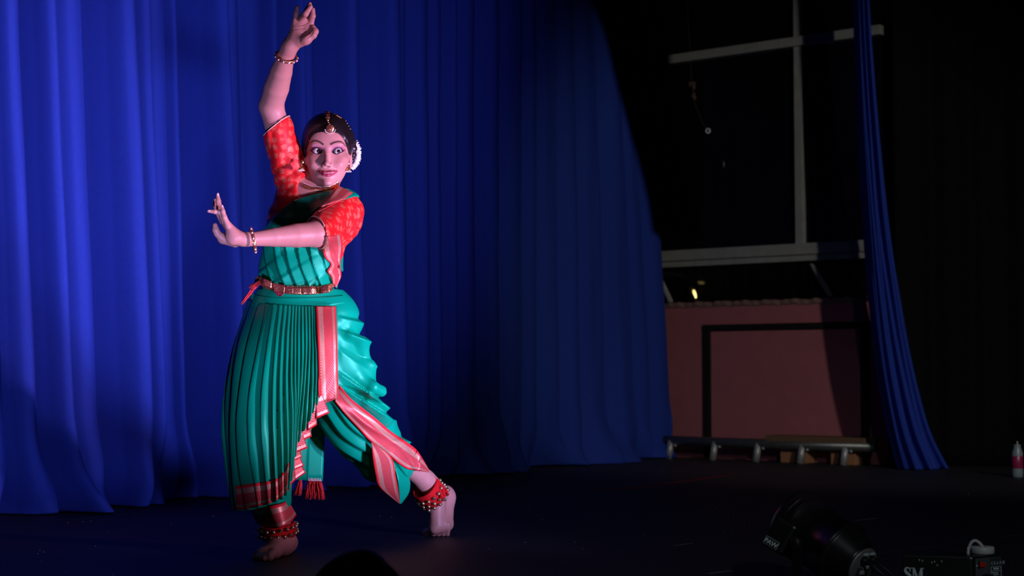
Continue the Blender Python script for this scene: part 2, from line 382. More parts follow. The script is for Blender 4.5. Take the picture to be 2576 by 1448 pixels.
# dark green cloth hanging near the front of the stage, from the ceiling
base = 1.75
ml = [[(1478, -20), (1520, 70), (1556, 210), (1592, 340), (1630, 480), (1648, 585)],
      [(1560, -20), (1580, 70), (1600, 210), (1630, 340), (1660, 480), (1672, 600)],
      [(1630, -20), (1640, 70), (1652, 210), (1672, 340), (1700, 480), (1712, 606)],
      [(1668, -20), (1680, 70), (1692, 210), (1712, 340), (1742, 480), (1758, 588)]]
rows = np.array([[W(u, v, base+0.015*(k % 2)) for u, v in crs(np.array(m, float), 60)] for k, m in enumerate(ml)]).transpose(1, 0, 2)
P = np.array([crs(r, 60) for r in rows])
topz = np.linspace(4.15, P[0, 0, 2]+0.01, 30); up = np.repeat(P[:1], 30, 0); up[..., 2] = topz[:, None]
P = np.concatenate([up, P]); qq = np.linspace(0, 1, 60)[None, :]
P[..., 1] += 0.012*np.sin(qq*24 + P[..., 2]*3)
tag(obj('hanging_cloth', P.reshape(-1, 3), gridfaces(90, 60), M['foliage'], solid=0.004), 'dark green cloth hanging from above before the curtain edge', 'cloth')

# ------------------------------------------------------------------ steel pipe with short posts, wooden stool
pr = empty('floor_rail', G(1900, 1163)); tag(pr, 'grey steel pipe on short posts lying along the pink wall', 'rail')
def rp(u, v, d): return W(u, v, d)
pa = wpt(ws(1600, 1100), 0.0, 0.16); pb = wpt(ws(2230, 1100), 0.0, 0.16)
zc = 0.115
MB().tube([pa+[0, 0, zc], (pa+pb)/2+[0, 0, zc-0.003], pb+[0, 0, zc]], 0.031, 16).build('pipe', M['steel'], pr)
for u in (1610, 1724, 1834, 1942, 2052, 2160):
    s = ws(u, 1120); p = wpt(s, 0, 0.17)
    pst = MB().tube([p+np.array([-0.02, 0, 0.002]), p+np.array([0, 0, zc])], 0.022, 14).build('post', M['alu'], pr)
    MB().tube([p+w_dir*0.036+[0, 0, zc-0.03], p+w_dir*0.036+w_nrm*0.02+[0, 0, zc-0.03]], 0.008, 8).build('bolt', M['alu'], pst)
st = empty('wooden_stool', wpt(ws(2040, 1140), 0, 0.05)); tag(st, 'low wooden stool with thick dark top standing by the pink wall', 'stool')
s0 = ws(1978, 1140); zt = wz(1990, 1112)
MB().box(wpt(s0+0.28, zt+0.022, 0.10), (0.66, 0.17, 0.05), WAX).build('seat_board', M['wood_dark'], st, False, 0.006)
MB().box(wpt(s0+0.115, zt/2, 0.075), (0.18, 0.10, zt), WAX).build('leg_block', M['wood'], st, False, 0.004)
MB().box(wpt(s0+0.44, zt/2, 0.075), (0.16, 0.10, zt), WAX).build('leg_block', M['wood'], st, False, 0.004)
MB().box(wpt(s0+0.28, zt-0.018, 0.09), (0.42, 0.02, 0.028), WAX).build('apron', M['wood'], st, False, 0.003)

# ------------------------------------------------------------------ bottle with straw
bp = G(2560, 1200); bt = empty('drink_bottle', bp); tag(bt, 'small grey bottle with magenta label and straw on the stage floor', 'bottle')
k = bp[1]/F
MB().lathe([(0.024, 0), (0.0275, 0.004), (0.0285, 0.02), (0.0285, 0.125), (0.027, 0.132), (0.0175, 0.162), (0.0185, 0.166), (0.0185, 0.170), (0.015, 0.171)], bp, (0, 0, 1), 28).build('bottle_body', M['bottle'], bt)
MB().lathe([(0.0287, 0.047), (0.0293, 0.048), (0.0293, 0.111), (0.0287, 0.112)], bp, (0, 0, 1), 28).build('label_band', M['bottle_label'], bt)
MB().tube([bp+np.array([0.006, 0, 0.10]), bp+np.array([0.001, 0, 0.188])], 0.0028, 8).build('straw', M['white_plastic'], bt)

# ------------------------------------------------------------------ stage lamps standing on the floor
def par_can(name, rear, axis, label, group):
    r = np.array(rear); ax = np.array(axis); ax /= np.linalg.norm(ax)
    side = np.cross(ax, [0, 0, 1]); side /= np.linalg.norm(side); upv = np.cross(side, ax)
    cen = r + ax*0.145; e = empty(name, (cen[0], cen[1], 0)); tag(e, label, 'stage lamp', group)
    MB().lathe([(0.040, 0.004), (0.050, 0.004), (0.052, 0.010), (0.057, 0.02), (0.076, 0.062), (0.078, 0.066), (0.0805, 0.066), (0.0815, 0.070), (0.0805, 0.074), (0.078, 0.075),
                (0.083, 0.195), (0.086, 0.198), (0.0865, 0.203), (0.085, 0.209), (0.086, 0.215), (0.0875, 0.221), (0.087, 0.236), (0.089, 0.248), (0.086, 0.250), (0.077, 0.244), (0.075, 0.233)],
               r, ax, 64).build('housing', M['black_metal'], e)
    rim = MB(); rim.tube([r + ax*0.070 + (side*math.cos(t)+upv*math.sin(t))*0.0815 for t in np.linspace(0, 2*math.pi, 65)], 0.0022, 8, False)
    rim.build('rim_ring', M['black_metal'], e)
    a0_ = math.atan2(np.dot(upv, [-.55, -.35, .75]), np.dot(side, [-.55, -.35, .75]))  # raised arcs added where highlights run on the front rim, in plain housing black
    for tt_, r_, w_ in ((0.221, 0.0880, .0013), (0.203, 0.0870, .0008)):
        MB().tube([r + ax*tt_ + (side*math.cos(t)+upv*math.sin(t))*r_ for t in np.linspace(a0_-.42, a0_+.42, 25)], [w_*max(.1, math.sin(math.pi*i/24)) for i in range(25)], 6).build('highlight_ridge', M['black_metal'], e)
    rp_ = MB(); rp_.lathe([(0.0, 0.0), (0.046, 0.0), (0.049, 0.003), (0.049, 0.008)], r, ax, 40)
    plate = rp_.build('rear_plate', M['plate'], e)
    for dx in (-0.016, 0.008):  # two short pale bars near the top of the rear plate
        MB().box(r - ax*0.002 + side*dx*-1 + upv*0.035, (0.016, 0.004, 0.005), np.array([side, ax, upv])).build('pale_bar', M['print'], plate, False)
    MB().box(r - ax*0.001 - upv*0.012, (0.045, 0.003, 0.02), np.array([side, ax, upv])).build('display_panel', mk('display_dark', (.05, .05, .05), .25), plate, False)
    text_mesh('display_digits', '000', 0.016, r - ax*0.0032 - upv*0.019 + side*-0.014, side, upv, M['print'], plate, 0.0003)
    for w_, z_ in ((0.03, 0.004), (0.022, 0.0075)):
        MB().box(r - ax*0.002 - upv*(z_-0.004) + side*0.004, (w_, 0.002, 0.0016), np.array([side, ax, upv])).build('printed_line', M['print'], plate, False)
    for dx in (-0.012, 0.018):
        p0 = r + side*dx + upv*0.02
        MB().lathe([(0.010, 0), (0.0105, 0.01), (0.008, 0.014)], p0, -ax, 16).build('cable_gland', M['rubber'], plate)
        end = np.array([p0[0]+0.02, p0[1]-0.16+dx, 0.006])
        cab = crs([p0, p0-ax*0.03, p0-ax*0.07+[0.01, 0, -0.02], end, end+[0.01, -0.15, 0.0], end+[0.0, -0.35, 0.0]], 40)
        cab[:, 2] = np.maximum(cab[:, 2], 0.006)
        MB().tube(cab, 0.0042, 8).build('power_cable', M['rubber'], e)
    # yoke: two arms and a floor bracket
    piv = r + ax*0.145; fr_ = np.array([side[0], side[1], 0]); fr_ /= np.linalg.norm(fr_); dn = np.array([0, 0, 1.0]); fw = np.cross(dn, fr_)
    yk = MB()
    for sg in (-1, 1):
        a = piv + fr_*0.095*sg; yk.box((a + np.array([a[0], a[1], 0.012]))/2, (0.006, 0.034, a[2]+0.01), np.array([fr_, fw, dn]))
    yk.box(np.array([piv[0], piv[1], 0.010]), (0.196, 0.034, 0.006), np.array([fr_, fw, dn])); yk.box(np.array([piv[0], piv[1], 0.004]), (0.10, 0.16, 0.008), np.array([fr_, fw, dn]))
    yk.build('yoke', M['black_metal'], e, False, 0.002)
    for sg in (-1, 1):
        MB().lathe([(0.006, 0), (0.018, 0), (0.019, 0.004), (0.016, 0.014), (0.008, 0.016)], piv + fr_*0.097*sg, fr_*sg, 20).build('tilt_knob', M['rubber'], e)
    # the lamp's own beam, along its axis
    spot('par_can_beam', r + ax*0.262, r + ax*4.0, 290, (0.52, 0.46, 1.0), 66, 1.0, 0.07)
    return e, r, ax, side, upv
par1 = par_can('par_can_lamp', PAR_REAR, PAR_AXIS, 'black round stage lamp with PAW badge aimed at the dancer', 'black floor stage lamps')
# square clamp box with the badge, on the camera-left flank of the first lamp
e, r, ax, side, upv = par1
out = -side if np.dot(-side, [-0.3, -1, 0]) > np.dot(side, [-0.3, -1, 0]) else side
bc = W(1958, 1345, 3.99)
vn = np.array([-0.40, -0.90, 0.18]); vn /= np.linalg.norm(vn)
bx = np.array([0.86, -0.10, -0.50]); bx -= vn*np.dot(bx, vn); bx /= np.linalg.norm(bx); by = np.cross(vn, bx); by = by if by[2] > 0 else -by
blk = MB().box(bc - vn*0.025, (0.062, 0.05, 0.085), np.array([bx, vn, by])).build('clamp_box', M['black_metal'], e, False, 0.008)
bdg = W(1940, 1364.5, 3.96)
lab = MB().box(bdg, (0.039, 0.003, 0.0215), np.array([bx, vn, by])).build('badge', mk('badge_outline', (.30, .33, .33), .4), e, False, 0.0035)
MB().box(bdg+vn*0.0006, (0.0365, 0.003, 0.019), np.array([bx, vn, by])).build('badge_face', M['black_paint'], lab, False, 0.003)
text_mesh('badge_letters', 'PAW', 0.0165, bdg + vn*0.0022 - by*0.0058, bx, by, M['print'], lab, 0.0002, 'CENTER', 0.0006)
# second lamp, same make, nearer the stage front
sh = np.array(PAR2_SHIFT)
par2 = par_can('par_can_lamp', np.array(PAR_REAR) + np.array([sh[0], sh[1], 0]), PAR_AXIS, 'black round stage lamp before the dancer, only its rim showing', 'black floor stage lamps')

# ------------------------------------------------------------------ fog machine
fm_c = W(2446, 1410, 3.80); corner = np.array([fm_c[0], fm_c[1], 0.0])
lx = np.array([-0.955, 0.295, 0]); rx = np.array([0.80, 0.60, 0])          # runs of its long side and of its control panel
rx = np.array([0.295, 0.955, 0]); rx = np.array([0.86, 0.51, 0.0]); rx /= np.linalg.norm(rx)
H = 0.107; Lg = 0.166; Wd = 0.105
fm = empty('fog_machine', corner); tag(fm, 'black fog machine box lettered SM with red switch panel', 'fog machine')
p = [corner, corner+lx*Lg, corner+lx*Lg+rx*Wd, corner+rx*Wd]
b = MB(); b.add([q+[0, 0, 0.012] for q in p]+[q+[0, 0, H] for q in p], [(0, 3, 2, 1), (4, 5, 6, 7), (0, 1, 5, 4), (1, 2, 6, 5), (2, 3, 7, 6), (3, 0, 4, 7)])
b.build('case', M['black_metal'], fm, False, 0.006)
for q in p: MB().lathe([(0.008, 0), (0.009, 0.013)], q + (np.mean(p, 0)-q)*0.2, (0, 0, 1), 12).build('rubber_foot', M['rubber'], fm)
ln = np.cross(lx, [0, 0, 1]); ln = -ln if np.dot(ln, [0, -1, 0]) < 0 else ln
rn = np.cross(rx, [0, 0, 1]); rn = -rn if np.dot(rn, [0, -1, 0]) < 0 else rn
UPZ = np.array([0, 0, 1.0])
def onl(a, z, off=0.0008): return corner + lx*(Lg-a) + ln*off + UPZ*(z+0.009)
def flat(name, polys, mat, parent):
    b = MB()
    for q in polys:
        k = len(q); b.add([onl(x, z, 0.0006) for x, z in q] + [onl(x, z, 0.0012) for x, z in q], [tuple(range(k))[::-1], tuple(range(k, 2*k))] + [(i, (i+1) % k, (i+1) % k+k, i+k) for i in range(k)])
    return b.build(name, mat, parent, False)
zb, zt_ = 0.034, 0.066; x0 = 0.0235                      # serif M beside a bold S
flat('letter_m', [[(x0, zb), (x0+.008, zb), (x0+.008, zb+.0022), (x0, zb+.0022)], [(x0+.003, zb), (x0+.0055, zb), (x0+.0055, zt_), (x0+.003, zt_)], [(x0-.001, zt_-.002), (x0+.0065, zt_-.002), (x0+.0065, zt_), (x0-.001, zt_)],
     [(x0+.0015, zt_), (x0+.008, zt_), (x0+.0165, zb+.004), (x0+.0135, zb)], [(x0+.0128, zb), (x0+.0148, zb+.001), (x0+.0235, zt_), (x0+.0215, zt_)], [(x0+.0205, zb), (x0+.0262, zb), (x0+.0262, zt_), (x0+.0205, zt_)],
     [(x0+.018, zb), (x0+.029, zb), (x0+.029, zb+.0022), (x0+.018, zb+.0022)], [(x0+.0205, zt_-.002), (x0+.0295, zt_-.002), (x0+.0295, zt_), (x0+.0205, zt_)]], M['print'], fm)
sc_ = crs(np.array([(0.0205, 0.0575), (0.0195, 0.0625), (0.0155, 0.0655), (0.0105, 0.0640), (0.0088, 0.0590), (0.0115, 0.0540), (0.0165, 0.0500), (0.0205, 0.0455), (0.0200, 0.0395), (0.0155, 0.0348), (0.0105, 0.0355), (0.0075, 0.0405)]), 60)
tg_ = np.gradient(sc_, axis=0); tg_ /= np.linalg.norm(tg_, axis=1)[:, None]; nm_ = np.stack([-tg_[:, 1], tg_[:, 0]], 1); hw_ = 0.0012 + 0.0024*np.exp(-((np.linspace(0, 1, 60)-.5)/.24)**2)
flat('letter_s', [[tuple(sc_[i]-nm_[i]*hw_[i]), tuple(sc_[i+1]-nm_[i+1]*hw_[i+1]), tuple(sc_[i+1]+nm_[i+1]*hw_[i+1]), tuple(sc_[i]+nm_[i]*hw_[i])] for i in range(59)], M['print'], fm)
flat('letter_serif', [[(0.0200, 0.0565), (0.0216, 0.0565), (0.0216, 0.0655), (0.0200, 0.0655)], [(0.0066, 0.0345), (0.0082, 0.0345), (0.0082, 0.0430), (0.0066, 0.0430)]], M['print'], fm)
pn = MB().box(corner + rx*0.052 + rn*0.002 + UPZ*0.057, (0.088, 0.005, 0.088), np.array([rx, rn, UPZ])).build('control_panel', M['greypanel'], fm, False, 0.004)
def onp(a, z, off=0.006): return corner + rx*a + rn*off + UPZ*z
sw = MB().box(onp(0.027, 0.086), (0.016, 0.008, 0.012), np.array([rx, rn, UPZ])).build('rocker_switch', M['redswitch'], pn, False, 0.002)
MB().box(onp(0.016, 0.086, 0.005), (0.003, 0.004, 0.018), np.array([rx, rn, UPZ])).build('switch_guard', M['rubber'], pn, False)
MB().lathe([(0.0, 0), (0.0025, 0.0005), (0.0025, 0.003)], onp(0.009, 0.084, 0.004), rn, 12).build('indicator', M['white_plastic'], pn)
MB().box(onp(0.075, 0.057, 0.0046), (0.040, 0.001, 0.086), np.array([rx, rn, UPZ])).build('rating_plate', mk('dark_plate', (.035, .042, .045), .5), pn, False)
text_mesh('plate_marks', 'C E \u2264 X \u00d8', 0.0105, onp(0.058, 0.0835, 0.0054), rx, UPZ, M['print'], pn, 0.0002)
lb = MB()
for (a, z, w_, h_) in ((0.075, 0.078, 0.036, 0.001), (0.0575, 0.049, 0.001, 0.058), (0.0925, 0.049, 0.001, 0.058), (0.075, 0.0685, 0.034, 0.0008)): lb.box(onp(a, z, 0.0054), (w_, 0.0006, h_), np.array([rx, rn, UPZ]))
lb.box(onp(0.075, 0.0735, 0.0054), (0.018, 0.0006, 0.004), np.array([rx, rn, UPZ]))
for i in range(8): lb.box(onp(0.071+0.003*(i % 2), 0.064-i*0.0045, 0.0054), (0.022-0.005*(i % 3), 0.0006, 0.0018), np.array([rx, rn, UPZ]))
lb.build('plate_lines', M['print'], pn, False)
inl = MB().lathe([(0.012, 0), (0.016, 0.004), (0.017, 0.02), (0.012, 0.03)], onp(0.035, 0.048, 0.004), rn, 20).build('power_inlet', M['rubber'], pn)
capc = W(2472, 1402, 3.86); capc[2] = H + 0.0
cap = MB().lathe([(0.026, 0), (0.028, 0.002), (0.028, 0.0155), (0.026, 0.0175), (0.0, 0.018)], capc, (0, 0, 1), 32).build('tank_cap', M['white_plastic'], fm)
c0 = capc + np.array([-0.035, -0.008, 0.012])
MB().tube(crs([c0+[-0.004, 0, -0.012], c0+[0, 0, 0.004], c0+[0.006, 0, 0.016], c0+[0.016, 0, 0.020], c0+[0.028, 0, 0.012], c0+[0.033, 0, 0.004]], 24), 0.0036, 10).build('cap_strap', M['white_plastic'], cap)
MB().box(c0+[-0.003, -0.002, -0.005], (0.006, 0.004, 0.018)).build('strap_tab', M['white_plastic'], cap, False, 0.001)
mp_ = MB()
for (u, v) in ((2313, 1408), (2321, 1410), (2344, 1414), (2351, 1412), (2369, 1411), (2358, 1421)):
    a = hitp(u, v, corner+ln*0.0004, ln); mp_.ball(a, (0.0014, 0.0006, 0.0022), 6, 4)
mp_.build('scuff_marks', M['print'], fm)

# ------------------------------------------------------------------ marks and dust on the floor
tp = [(1476, 1230), (1560, 1224), (1660, 1213), (1760, 1201), (1852, 1191)]
A = np.array([G(u, v, 0.0006) for u, v in crs(np.array(tp, float), 30)]); B = np.array([G(u, v, 0.0006) for u, v in crs(np.array([(1500, 1232), (1580, 1229), (1680, 1217), (1770, 1204), (1853, 1192)], float), 30)])
tag(obj('red_tape', np.stack([A, B], 1).reshape(-1, 3), gridfaces(30, 2), M['tape_red'], solid=0.0008), 'dull red tape strip stuck along the black stage floor', 'tape')
for (a, b, wd, lbl) in (((1694, 1372), (1745, 1366), 0.006, 'short pale scuff of tape on the floor before the stage lamp'), ((1782, 1442), (1842, 1435), 0.008, 'pale scuffed tape at the stage front near the lamp'),
                      ((2408, 1363), (2464, 1355), 0.008, 'pale scuffed tape on the floor behind the fog machine'), ((2150, 1309), (2205, 1303), 0.002, 'thin pale thread on the floor behind the stage lamp')):
    A = G(*a, 0.0008); B = G(*b, 0.0008); t = B-A; nrm = np.array([-t[1], t[0], 0]); nrm /= np.linalg.norm(nrm)
    pts = [A, A*0.5+B*0.5+nrm*wd/2, B, A*0.5+B*0.5-nrm*wd/2]
    tag(obj('tape_scrap', pts + [q + np.array([0, 0, 0.0012]) for q in pts], [(3, 2, 1, 0), (4, 5, 6, 7), (0, 1, 5, 4), (1, 2, 6, 5), (2, 3, 7, 6), (3, 0, 4, 7)], M['tape_grey'], smooth=False), lbl, 'tape')
A, B = G(2195, 1395), G(2640, 1335)
sm = MB(); t = (B-A)/np.linalg.norm(B-A); nn = np.array([-t[1], t[0], 0]); sm.add([A-nn*0.004+[0, 0, .0002], B-nn*0.004+[0, 0, .0002], B+[0, 0, .004], A+[0, 0, .004], A+nn*0.5+[0, 0, .0003], B+nn*0.5+[0, 0, .0003]], [(0, 1, 2, 3), (3, 2, 5, 4)])
# seam where two floor cloths overlap
tag(sm.build('floor_seam', M['floor'], smooth=False), kind='structure')
du = MB()
spots = [(1663, 1301), (1620, 1344), (1447, 1363), (1466, 1380), (1229, 1380), (1226, 1261), (1332, 1280), (1365, 1307), (1495, 1293), (1751, 1287), (1808, 1226), (1800, 1277), (1784, 1288), (1845, 1292), (1843, 1332), (1818, 1340), (1880, 1302), (1886, 1314),
         (955, 1297), (985, 1300), (2173, 1206), (100, 1384), (110, 1388), (96, 1392), (209, 1312), (228, 1310), (170, 1314), (430, 1318), (535, 1298), (500, 1389), (240, 1373), (2437, 1242), (2500, 1259), (2434, 1318), (2186, 1342), (2205, 1382), (1048, 1432), (600, 1440), (285, 1445), (1321, 1364)]
for i in range(60): spots.append((random.uniform(0, 2570), random.uniform(1300, 1440)))
for k, (u, v) in enumerate(spots):
    g = G(u, v); r = 0.0016 if k < 40 else 0.0009; du.ball(g+[0, 0, r*0.4], (r*(1+random.random()), r, r*0.5), 6, 4)
tag(du.build('floor_dust', M['speck']), 'pale specks of dust scattered over the black stage floor', 'dust', kind='stuff')
# ================================================================== THE DANCER
# implicit-surface modelling: limbs, head and clothes as blended distance fields, skinned by surface nets
def smin(a, b, k):
    if k <= 0: return np.minimum(a, b)
    h = np.maximum(k - np.abs(a-b), 0)/k
    return np.minimum(a, b) - h*h*k*0.25
def smax(a, b, k): return -smin(-a, -b, k)
def nrm(v): v = np.asarray(v, float); return v/np.linalg.norm(v)
def rcone(p, a, b, r1, r2):
    ba = b-a; t = np.clip(((p-a) @ ba)/np.dot(ba, ba), 0, 1)
    return np.linalg.norm(p - a - t[:, None]*ba, axis=1) - (r1 + (r2-r1)*t)
def ell(p, c, r, R=None):
    q = p - np.asarray(c); r = np.asarray(r)
    if R is not None: q = q @ R
    k0 = np.linalg.norm(q/r, axis=1); k1 = np.linalg.norm(q/(r*r), axis=1) + 1e-9
    return k0*(k0-1)/k1
def chain(p, pts, rad, k=0.004):
    d = None
    for i in range(len(pts)-1):
        x = rcone(p, np.asarray(pts[i]), np.asarray(pts[i+1]), rad[i], rad[i+1])
        d = x if d is None else smin(d, x, k)
    return d
def surface(f, lo, hi, h, blk=8):
    lo = np.asarray(lo, float); hi = np.asarray(hi, float)
    nb = np.ceil((hi-lo)/(h*blk)).astype(int); n = nb*blk + 1
    bc = np.stack(np.meshgrid(*[np.arange(k) for k in nb], indexing='ij'), -1).reshape(-1, 3)
    cen = lo + (bc + 0.5)*h*blk
    d = np.concatenate([f(c) for c in np.array_split(cen, max(1, len(cen)//200000))])
    act = bc[np.abs(d) < h*blk*0.87*1.25 + 0.006]
    A = np.full(tuple(n), 1.0, np.float32)
    # inside blocks far from the surface
    for b in bc[d <= -(h*blk*0.87*1.25 + 0.006)]: A[b[0]*blk:(b[0]+1)*blk+1, b[1]*blk:(b[1]+1)*blk+1, b[2]*blk:(b[2]+1)*blk+1] = -1.0
    loc = np.stack(np.meshgrid(*[np.arange(blk+1)]*3, indexing='ij'), -1).reshape(-1, 3)
    for b in np.array_split(act, max(1, len(act)*len(loc)//400000)):
        if len(b) == 0: continue
        idx = (b[:, None, :]*blk + loc[None]).reshape(-1, 3)
        A[idx[:, 0], idx[:, 1], idx[:, 2]] = f(lo + idx*h).astype(np.float32)
    return nets(A, lo, h)
def nets(A, lo, h):
    S = A < 0; n = A.shape
    c = np.zeros((n[0]-1, n[1]-1, n[2]-1), np.uint8)
    for i in (0, 1):
        for j in (0, 1):
            for k in (0, 1): c += S[i:n[0]-1+i, j:n[1]-1+j, k:n[2]-1+k]
    cells = np.argwhere((c > 0) & (c < 8)); idx = np.full(c.shape, -1, np.int32)
    idx[tuple(cells.T)] = np.arange(len(cells))
    corner = {(i, j, k): A[cells[:, 0]+i, cells[:, 1]+j, cells[:, 2]+k] for i in (0, 1) for j in (0, 1) for k in (0, 1)}
    acc = np.zeros((len(cells), 3)); cnt = np.zeros(len(cells))
    for a in corner:
        for ax in range(3):
            if a[ax] == 1: continue
            b = list(a); b[ax] = 1; b = tuple(b); va, vb = corner[a], corner[b]
            m = (va < 0) != (vb < 0); t = np.where(m, va/(va-vb+1e-20), 0)
            pt = np.tile(np.array(a, float), (len(cells), 1)); pt[:, ax] += t
            acc[m] += pt[m]; cnt[m] += 1
    V = lo + (cells + acc/cnt[:, None])*h
    Fs = []
    for ax in range(3):
        sl0 = [slice(None)]*3; sl1 = [slice(None)]*3; sl0[ax] = slice(0, -1); sl1[ax] = slice(1, None)
        s0 = S[tuple(sl0)]; s1 = S[tuple(sl1)]
        e = np.argwhere(s0 != s1); b, c_ = [x for x in range(3) if x != ax]
        ok = (e[:, b] > 0) & (e[:, c_] > 0) & (e[:, b] < n[b]-1) & (e[:, c_] < n[c_]-1); e = e[ok]
        if len(e) == 0: continue
        q = []
        for (ob, oc) in ((-1, -1), (0, -1), (0, 0), (-1, 0)):
            g = e.copy(); g[:, b] += ob; g[:, c_] += oc; q.append(idx[tuple(g.T)])
        q = np.stack(q, 1); flip = s0[tuple(e.T)]
        if ax == 1: flip = ~flip
        q[~flip] = q[~flip][:, ::-1]
        Fs.append(q)
    Fs = np.concatenate(Fs); Fs = Fs[(Fs >= 0).all(1)]
    return V, Fs
def relax(V, Fc, it=2, lam=0.5):
    n = len(V)
    e = np.concatenate([Fc[:, [0, 1]], Fc[:, [1, 2]], Fc[:, [2, 3]], Fc[:, [3, 0]]]); e = np.concatenate([e, e[:, ::-1]])
    deg = np.bincount(e[:, 0], minlength=n).astype(float)[:, None]; deg[deg == 0] = 1
    for _ in range(it):
        a = np.stack([np.bincount(e[:, 0], weights=V[e[:, 1], k], minlength=n) for k in range(3)], 1)/deg
        V = V + (a - V)*lam
    return V
def cutmesh(V, Fc, keep):                    # drop faces whose vertices are all outside keep
    k = keep[Fc].all(1); Fc = Fc[k]; used = np.unique(Fc); mp = np.full(len(V), -1); mp[used] = np.arange(len(used))
    return V[used], mp[Fc]
def smooth01(x, a, b): t = np.clip((x-a)/(b-a), 0, 1); return t*t*(3-2*t)
def pl(x, a, n): return (x - np.asarray(a)) @ nrm(n)

# ------------------------------------------------------------------ materials of skin, silk, gold
sk = NT('skin'); at = sk.n('ShaderNodeVertexColor', layer_name='tint')
sk.base(sk.mix(sk.f('MULTIPLY', sk.noise(160, 4), 0.22), at.outputs[0], (0.30, 0.13, 0.09))); sk.props(0.46, 0, 0.4)
sk.b.inputs['Subsurface Weight'].default_value = 0.06; sk.b.inputs['Subsurface Radius'].default_value = (0.012, 0.005, 0.003)
sk.bump(sk.noise(700, 2), 0.06, 0.0006); M['skin'] = sk.m
M['hair'] = mk('black_hair', (0.010, 0.007, 0.008), 0.38, spec=0.5, var=0.6, scale=160, vscale=(1, 1, 0.12), bump=0.35, dist=0.0015)
M['petal'] = mk('white_jasmine', (0.82, 0.78, 0.80), 0.6, var=0.06, scale=90)
def silk(name, c1, c2, rough=0.40, scale=7):
    s = NT(name); a = s.noise(scale, 3); s.base(s.mix(a, c1, c2)); s.props(rough, 0.0, 0.5, 0.0)
    m_ = max(c2); s.b.inputs['Specular Tint'].default_value = (*[min(1, .15 + .85*x/m_) for x in c2], 1)
    th = s.noise(900, 2); s.bump(th, 0.10, 0.0004); return s.m
M['green'] = silk('green_silk', (0.0, 0.27, 0.135), (0.0, 0.34, 0.18))
M['green_dark'] = M['green']
M['red_cloth'] = silk('red_cotton', (0.55, 0.008, 0.012), (0.68, 0.014, 0.018), 0.75)
# red brocade with gold sprigs
s = NT('red_brocade'); tc = s.n('ShaderNodeTexCoord'); vo = s.n('ShaderNodeTexVoronoi'); s.t.links.new(tc.outputs['Object'], vo.inputs['Vector'])
vo.inputs['Scale'].default_value = 42; vo.inputs['Randomness'].default_value = 0.35
sprig = s.f('LESS_THAN', s.f('ADD', vo.outputs['Distance'], s.f('MULTIPLY', s.f('SUBTRACT', s.noise(330, 2), 0.5), 0.9)), 0.40)
s.base(s.mix(sprig, (0.66, 0.012, 0.014), (0.80, 0.14, 0.085))); s.props(0.5, 0.0, 0.3, 0.0)
s.setin(s.b.inputs['Metallic'], s.f('MULTIPLY', sprig, 0.35)); s.bump(sprig, 0.12, 0.0006); M['brocade'] = s.m
# woven border: red selvedges, gold bands, lattice centre; UV x across 0..1, y along in widths
def border_mat(name, teeth_left=True):
    s = NT(name); uvn = s.n('ShaderNodeUVMap', uv_map='UVMap'); sx = s.n('ShaderNodeSeparateXYZ'); s.t.links.new(uvn.outputs[0], sx.inputs[0])
    x, y = sx.outputs[0], sx.outputs[1]
    tri = s.f('ABSOLUTE', s.f('SUBTRACT', s.f('FRACT', s.f('MULTIPLY', y, 9.0)), 0.5))
    xe = s.f('SUBTRACT', x, s.f('MULTIPLY', tri, 0.09))
    red = s.f('MAXIMUM', s.f('LESS_THAN', xe, 0.11), s.f('GREATER_THAN', x, 0.92))
    cen = s.f('MULTIPLY', s.f('GREATER_THAN', x, 0.36), s.f('LESS_THAN', x, 0.80))
    k = 9.0
    p = s.f('PINGPONG', s.f('MULTIPLY', s.f('ADD', x, s.f('MULTIPLY', y, 0.8)), k), 0.5)
    q = s.f('PINGPONG', s.f('MULTIPLY', s.f('SUBTRACT', x, s.f('MULTIPLY', y, 0.8)), k), 0.5)
    lat = s.f('LESS_THAN', s.f('MINIMUM', p, q), 0.13)
    dot = s.f('GREATER_THAN', s.f('MINIMUM', p, q), 0.36)
    line = s.f('MULTIPLY', cen, s.f('MAXIMUM', lat, dot))
    gold = s.mix(s.noise(120, 2), (0.44, 0.22, 0.14), (0.62, 0.35, 0.24))
    gold = s.mix(cen, gold, s.mix(0.62, gold, (0.45, 0.03, 0.04)))
    c = s.mix(line, gold, (0.52, 0.012, 0.03)); c = s.mix(red, c, (0.62, 0.008, 0.016)); s.base(c)
    notred = s.f('SUBTRACT', 1.0, s.f('MAXIMUM', red, line)); s.setin(s.b.inputs['Metallic'], s.f('MULTIPLY', notred, 0.35))
    s.setin(s.b.inputs['Roughness'], s.f('ADD', 0.44, s.f('MULTIPLY', s.f('SUBTRACT', 1.0, notred), 0.3)))
    s.bump(line, 0.15, 0.0006); return s.m
M['border'] = border_mat('gold_and_red_woven_border')
M['gold'] = mk('antique_gold', (0.78, 0.45, 0.20), 0.28, 0.9, var=0.3, scale=150, bump=0.2)
M['ruby'] = mk('dark_ruby_stones', (0.22, 0.012, 0.03), 0.15, 0.1, 0.8, var=0.6, scale=300)
M['brass'] = mk('brass_bell', (0.62, 0.48, 0.28), 0.3, 0.9, var=0.3, scale=120)
M['pearl'] = mk('pearl', (0.85, 0.82, 0.80), 0.25, var=0.05, scale=100)
M['piping'] = mk('cream_piping', (0.75, 0.58, 0.45), 0.6, var=0.1, scale=80)
M['tassel'] = mk('red_thread_tassel', (0.55, 0.006, 0.010), 0.8, var=0.4, scale=300, vscale=(1, 1, 0.1), sheen=0.3)
M['nail'] = mk('pale_nail', (0.75, 0.52, 0.50), 0.25, var=0.05, scale=50)

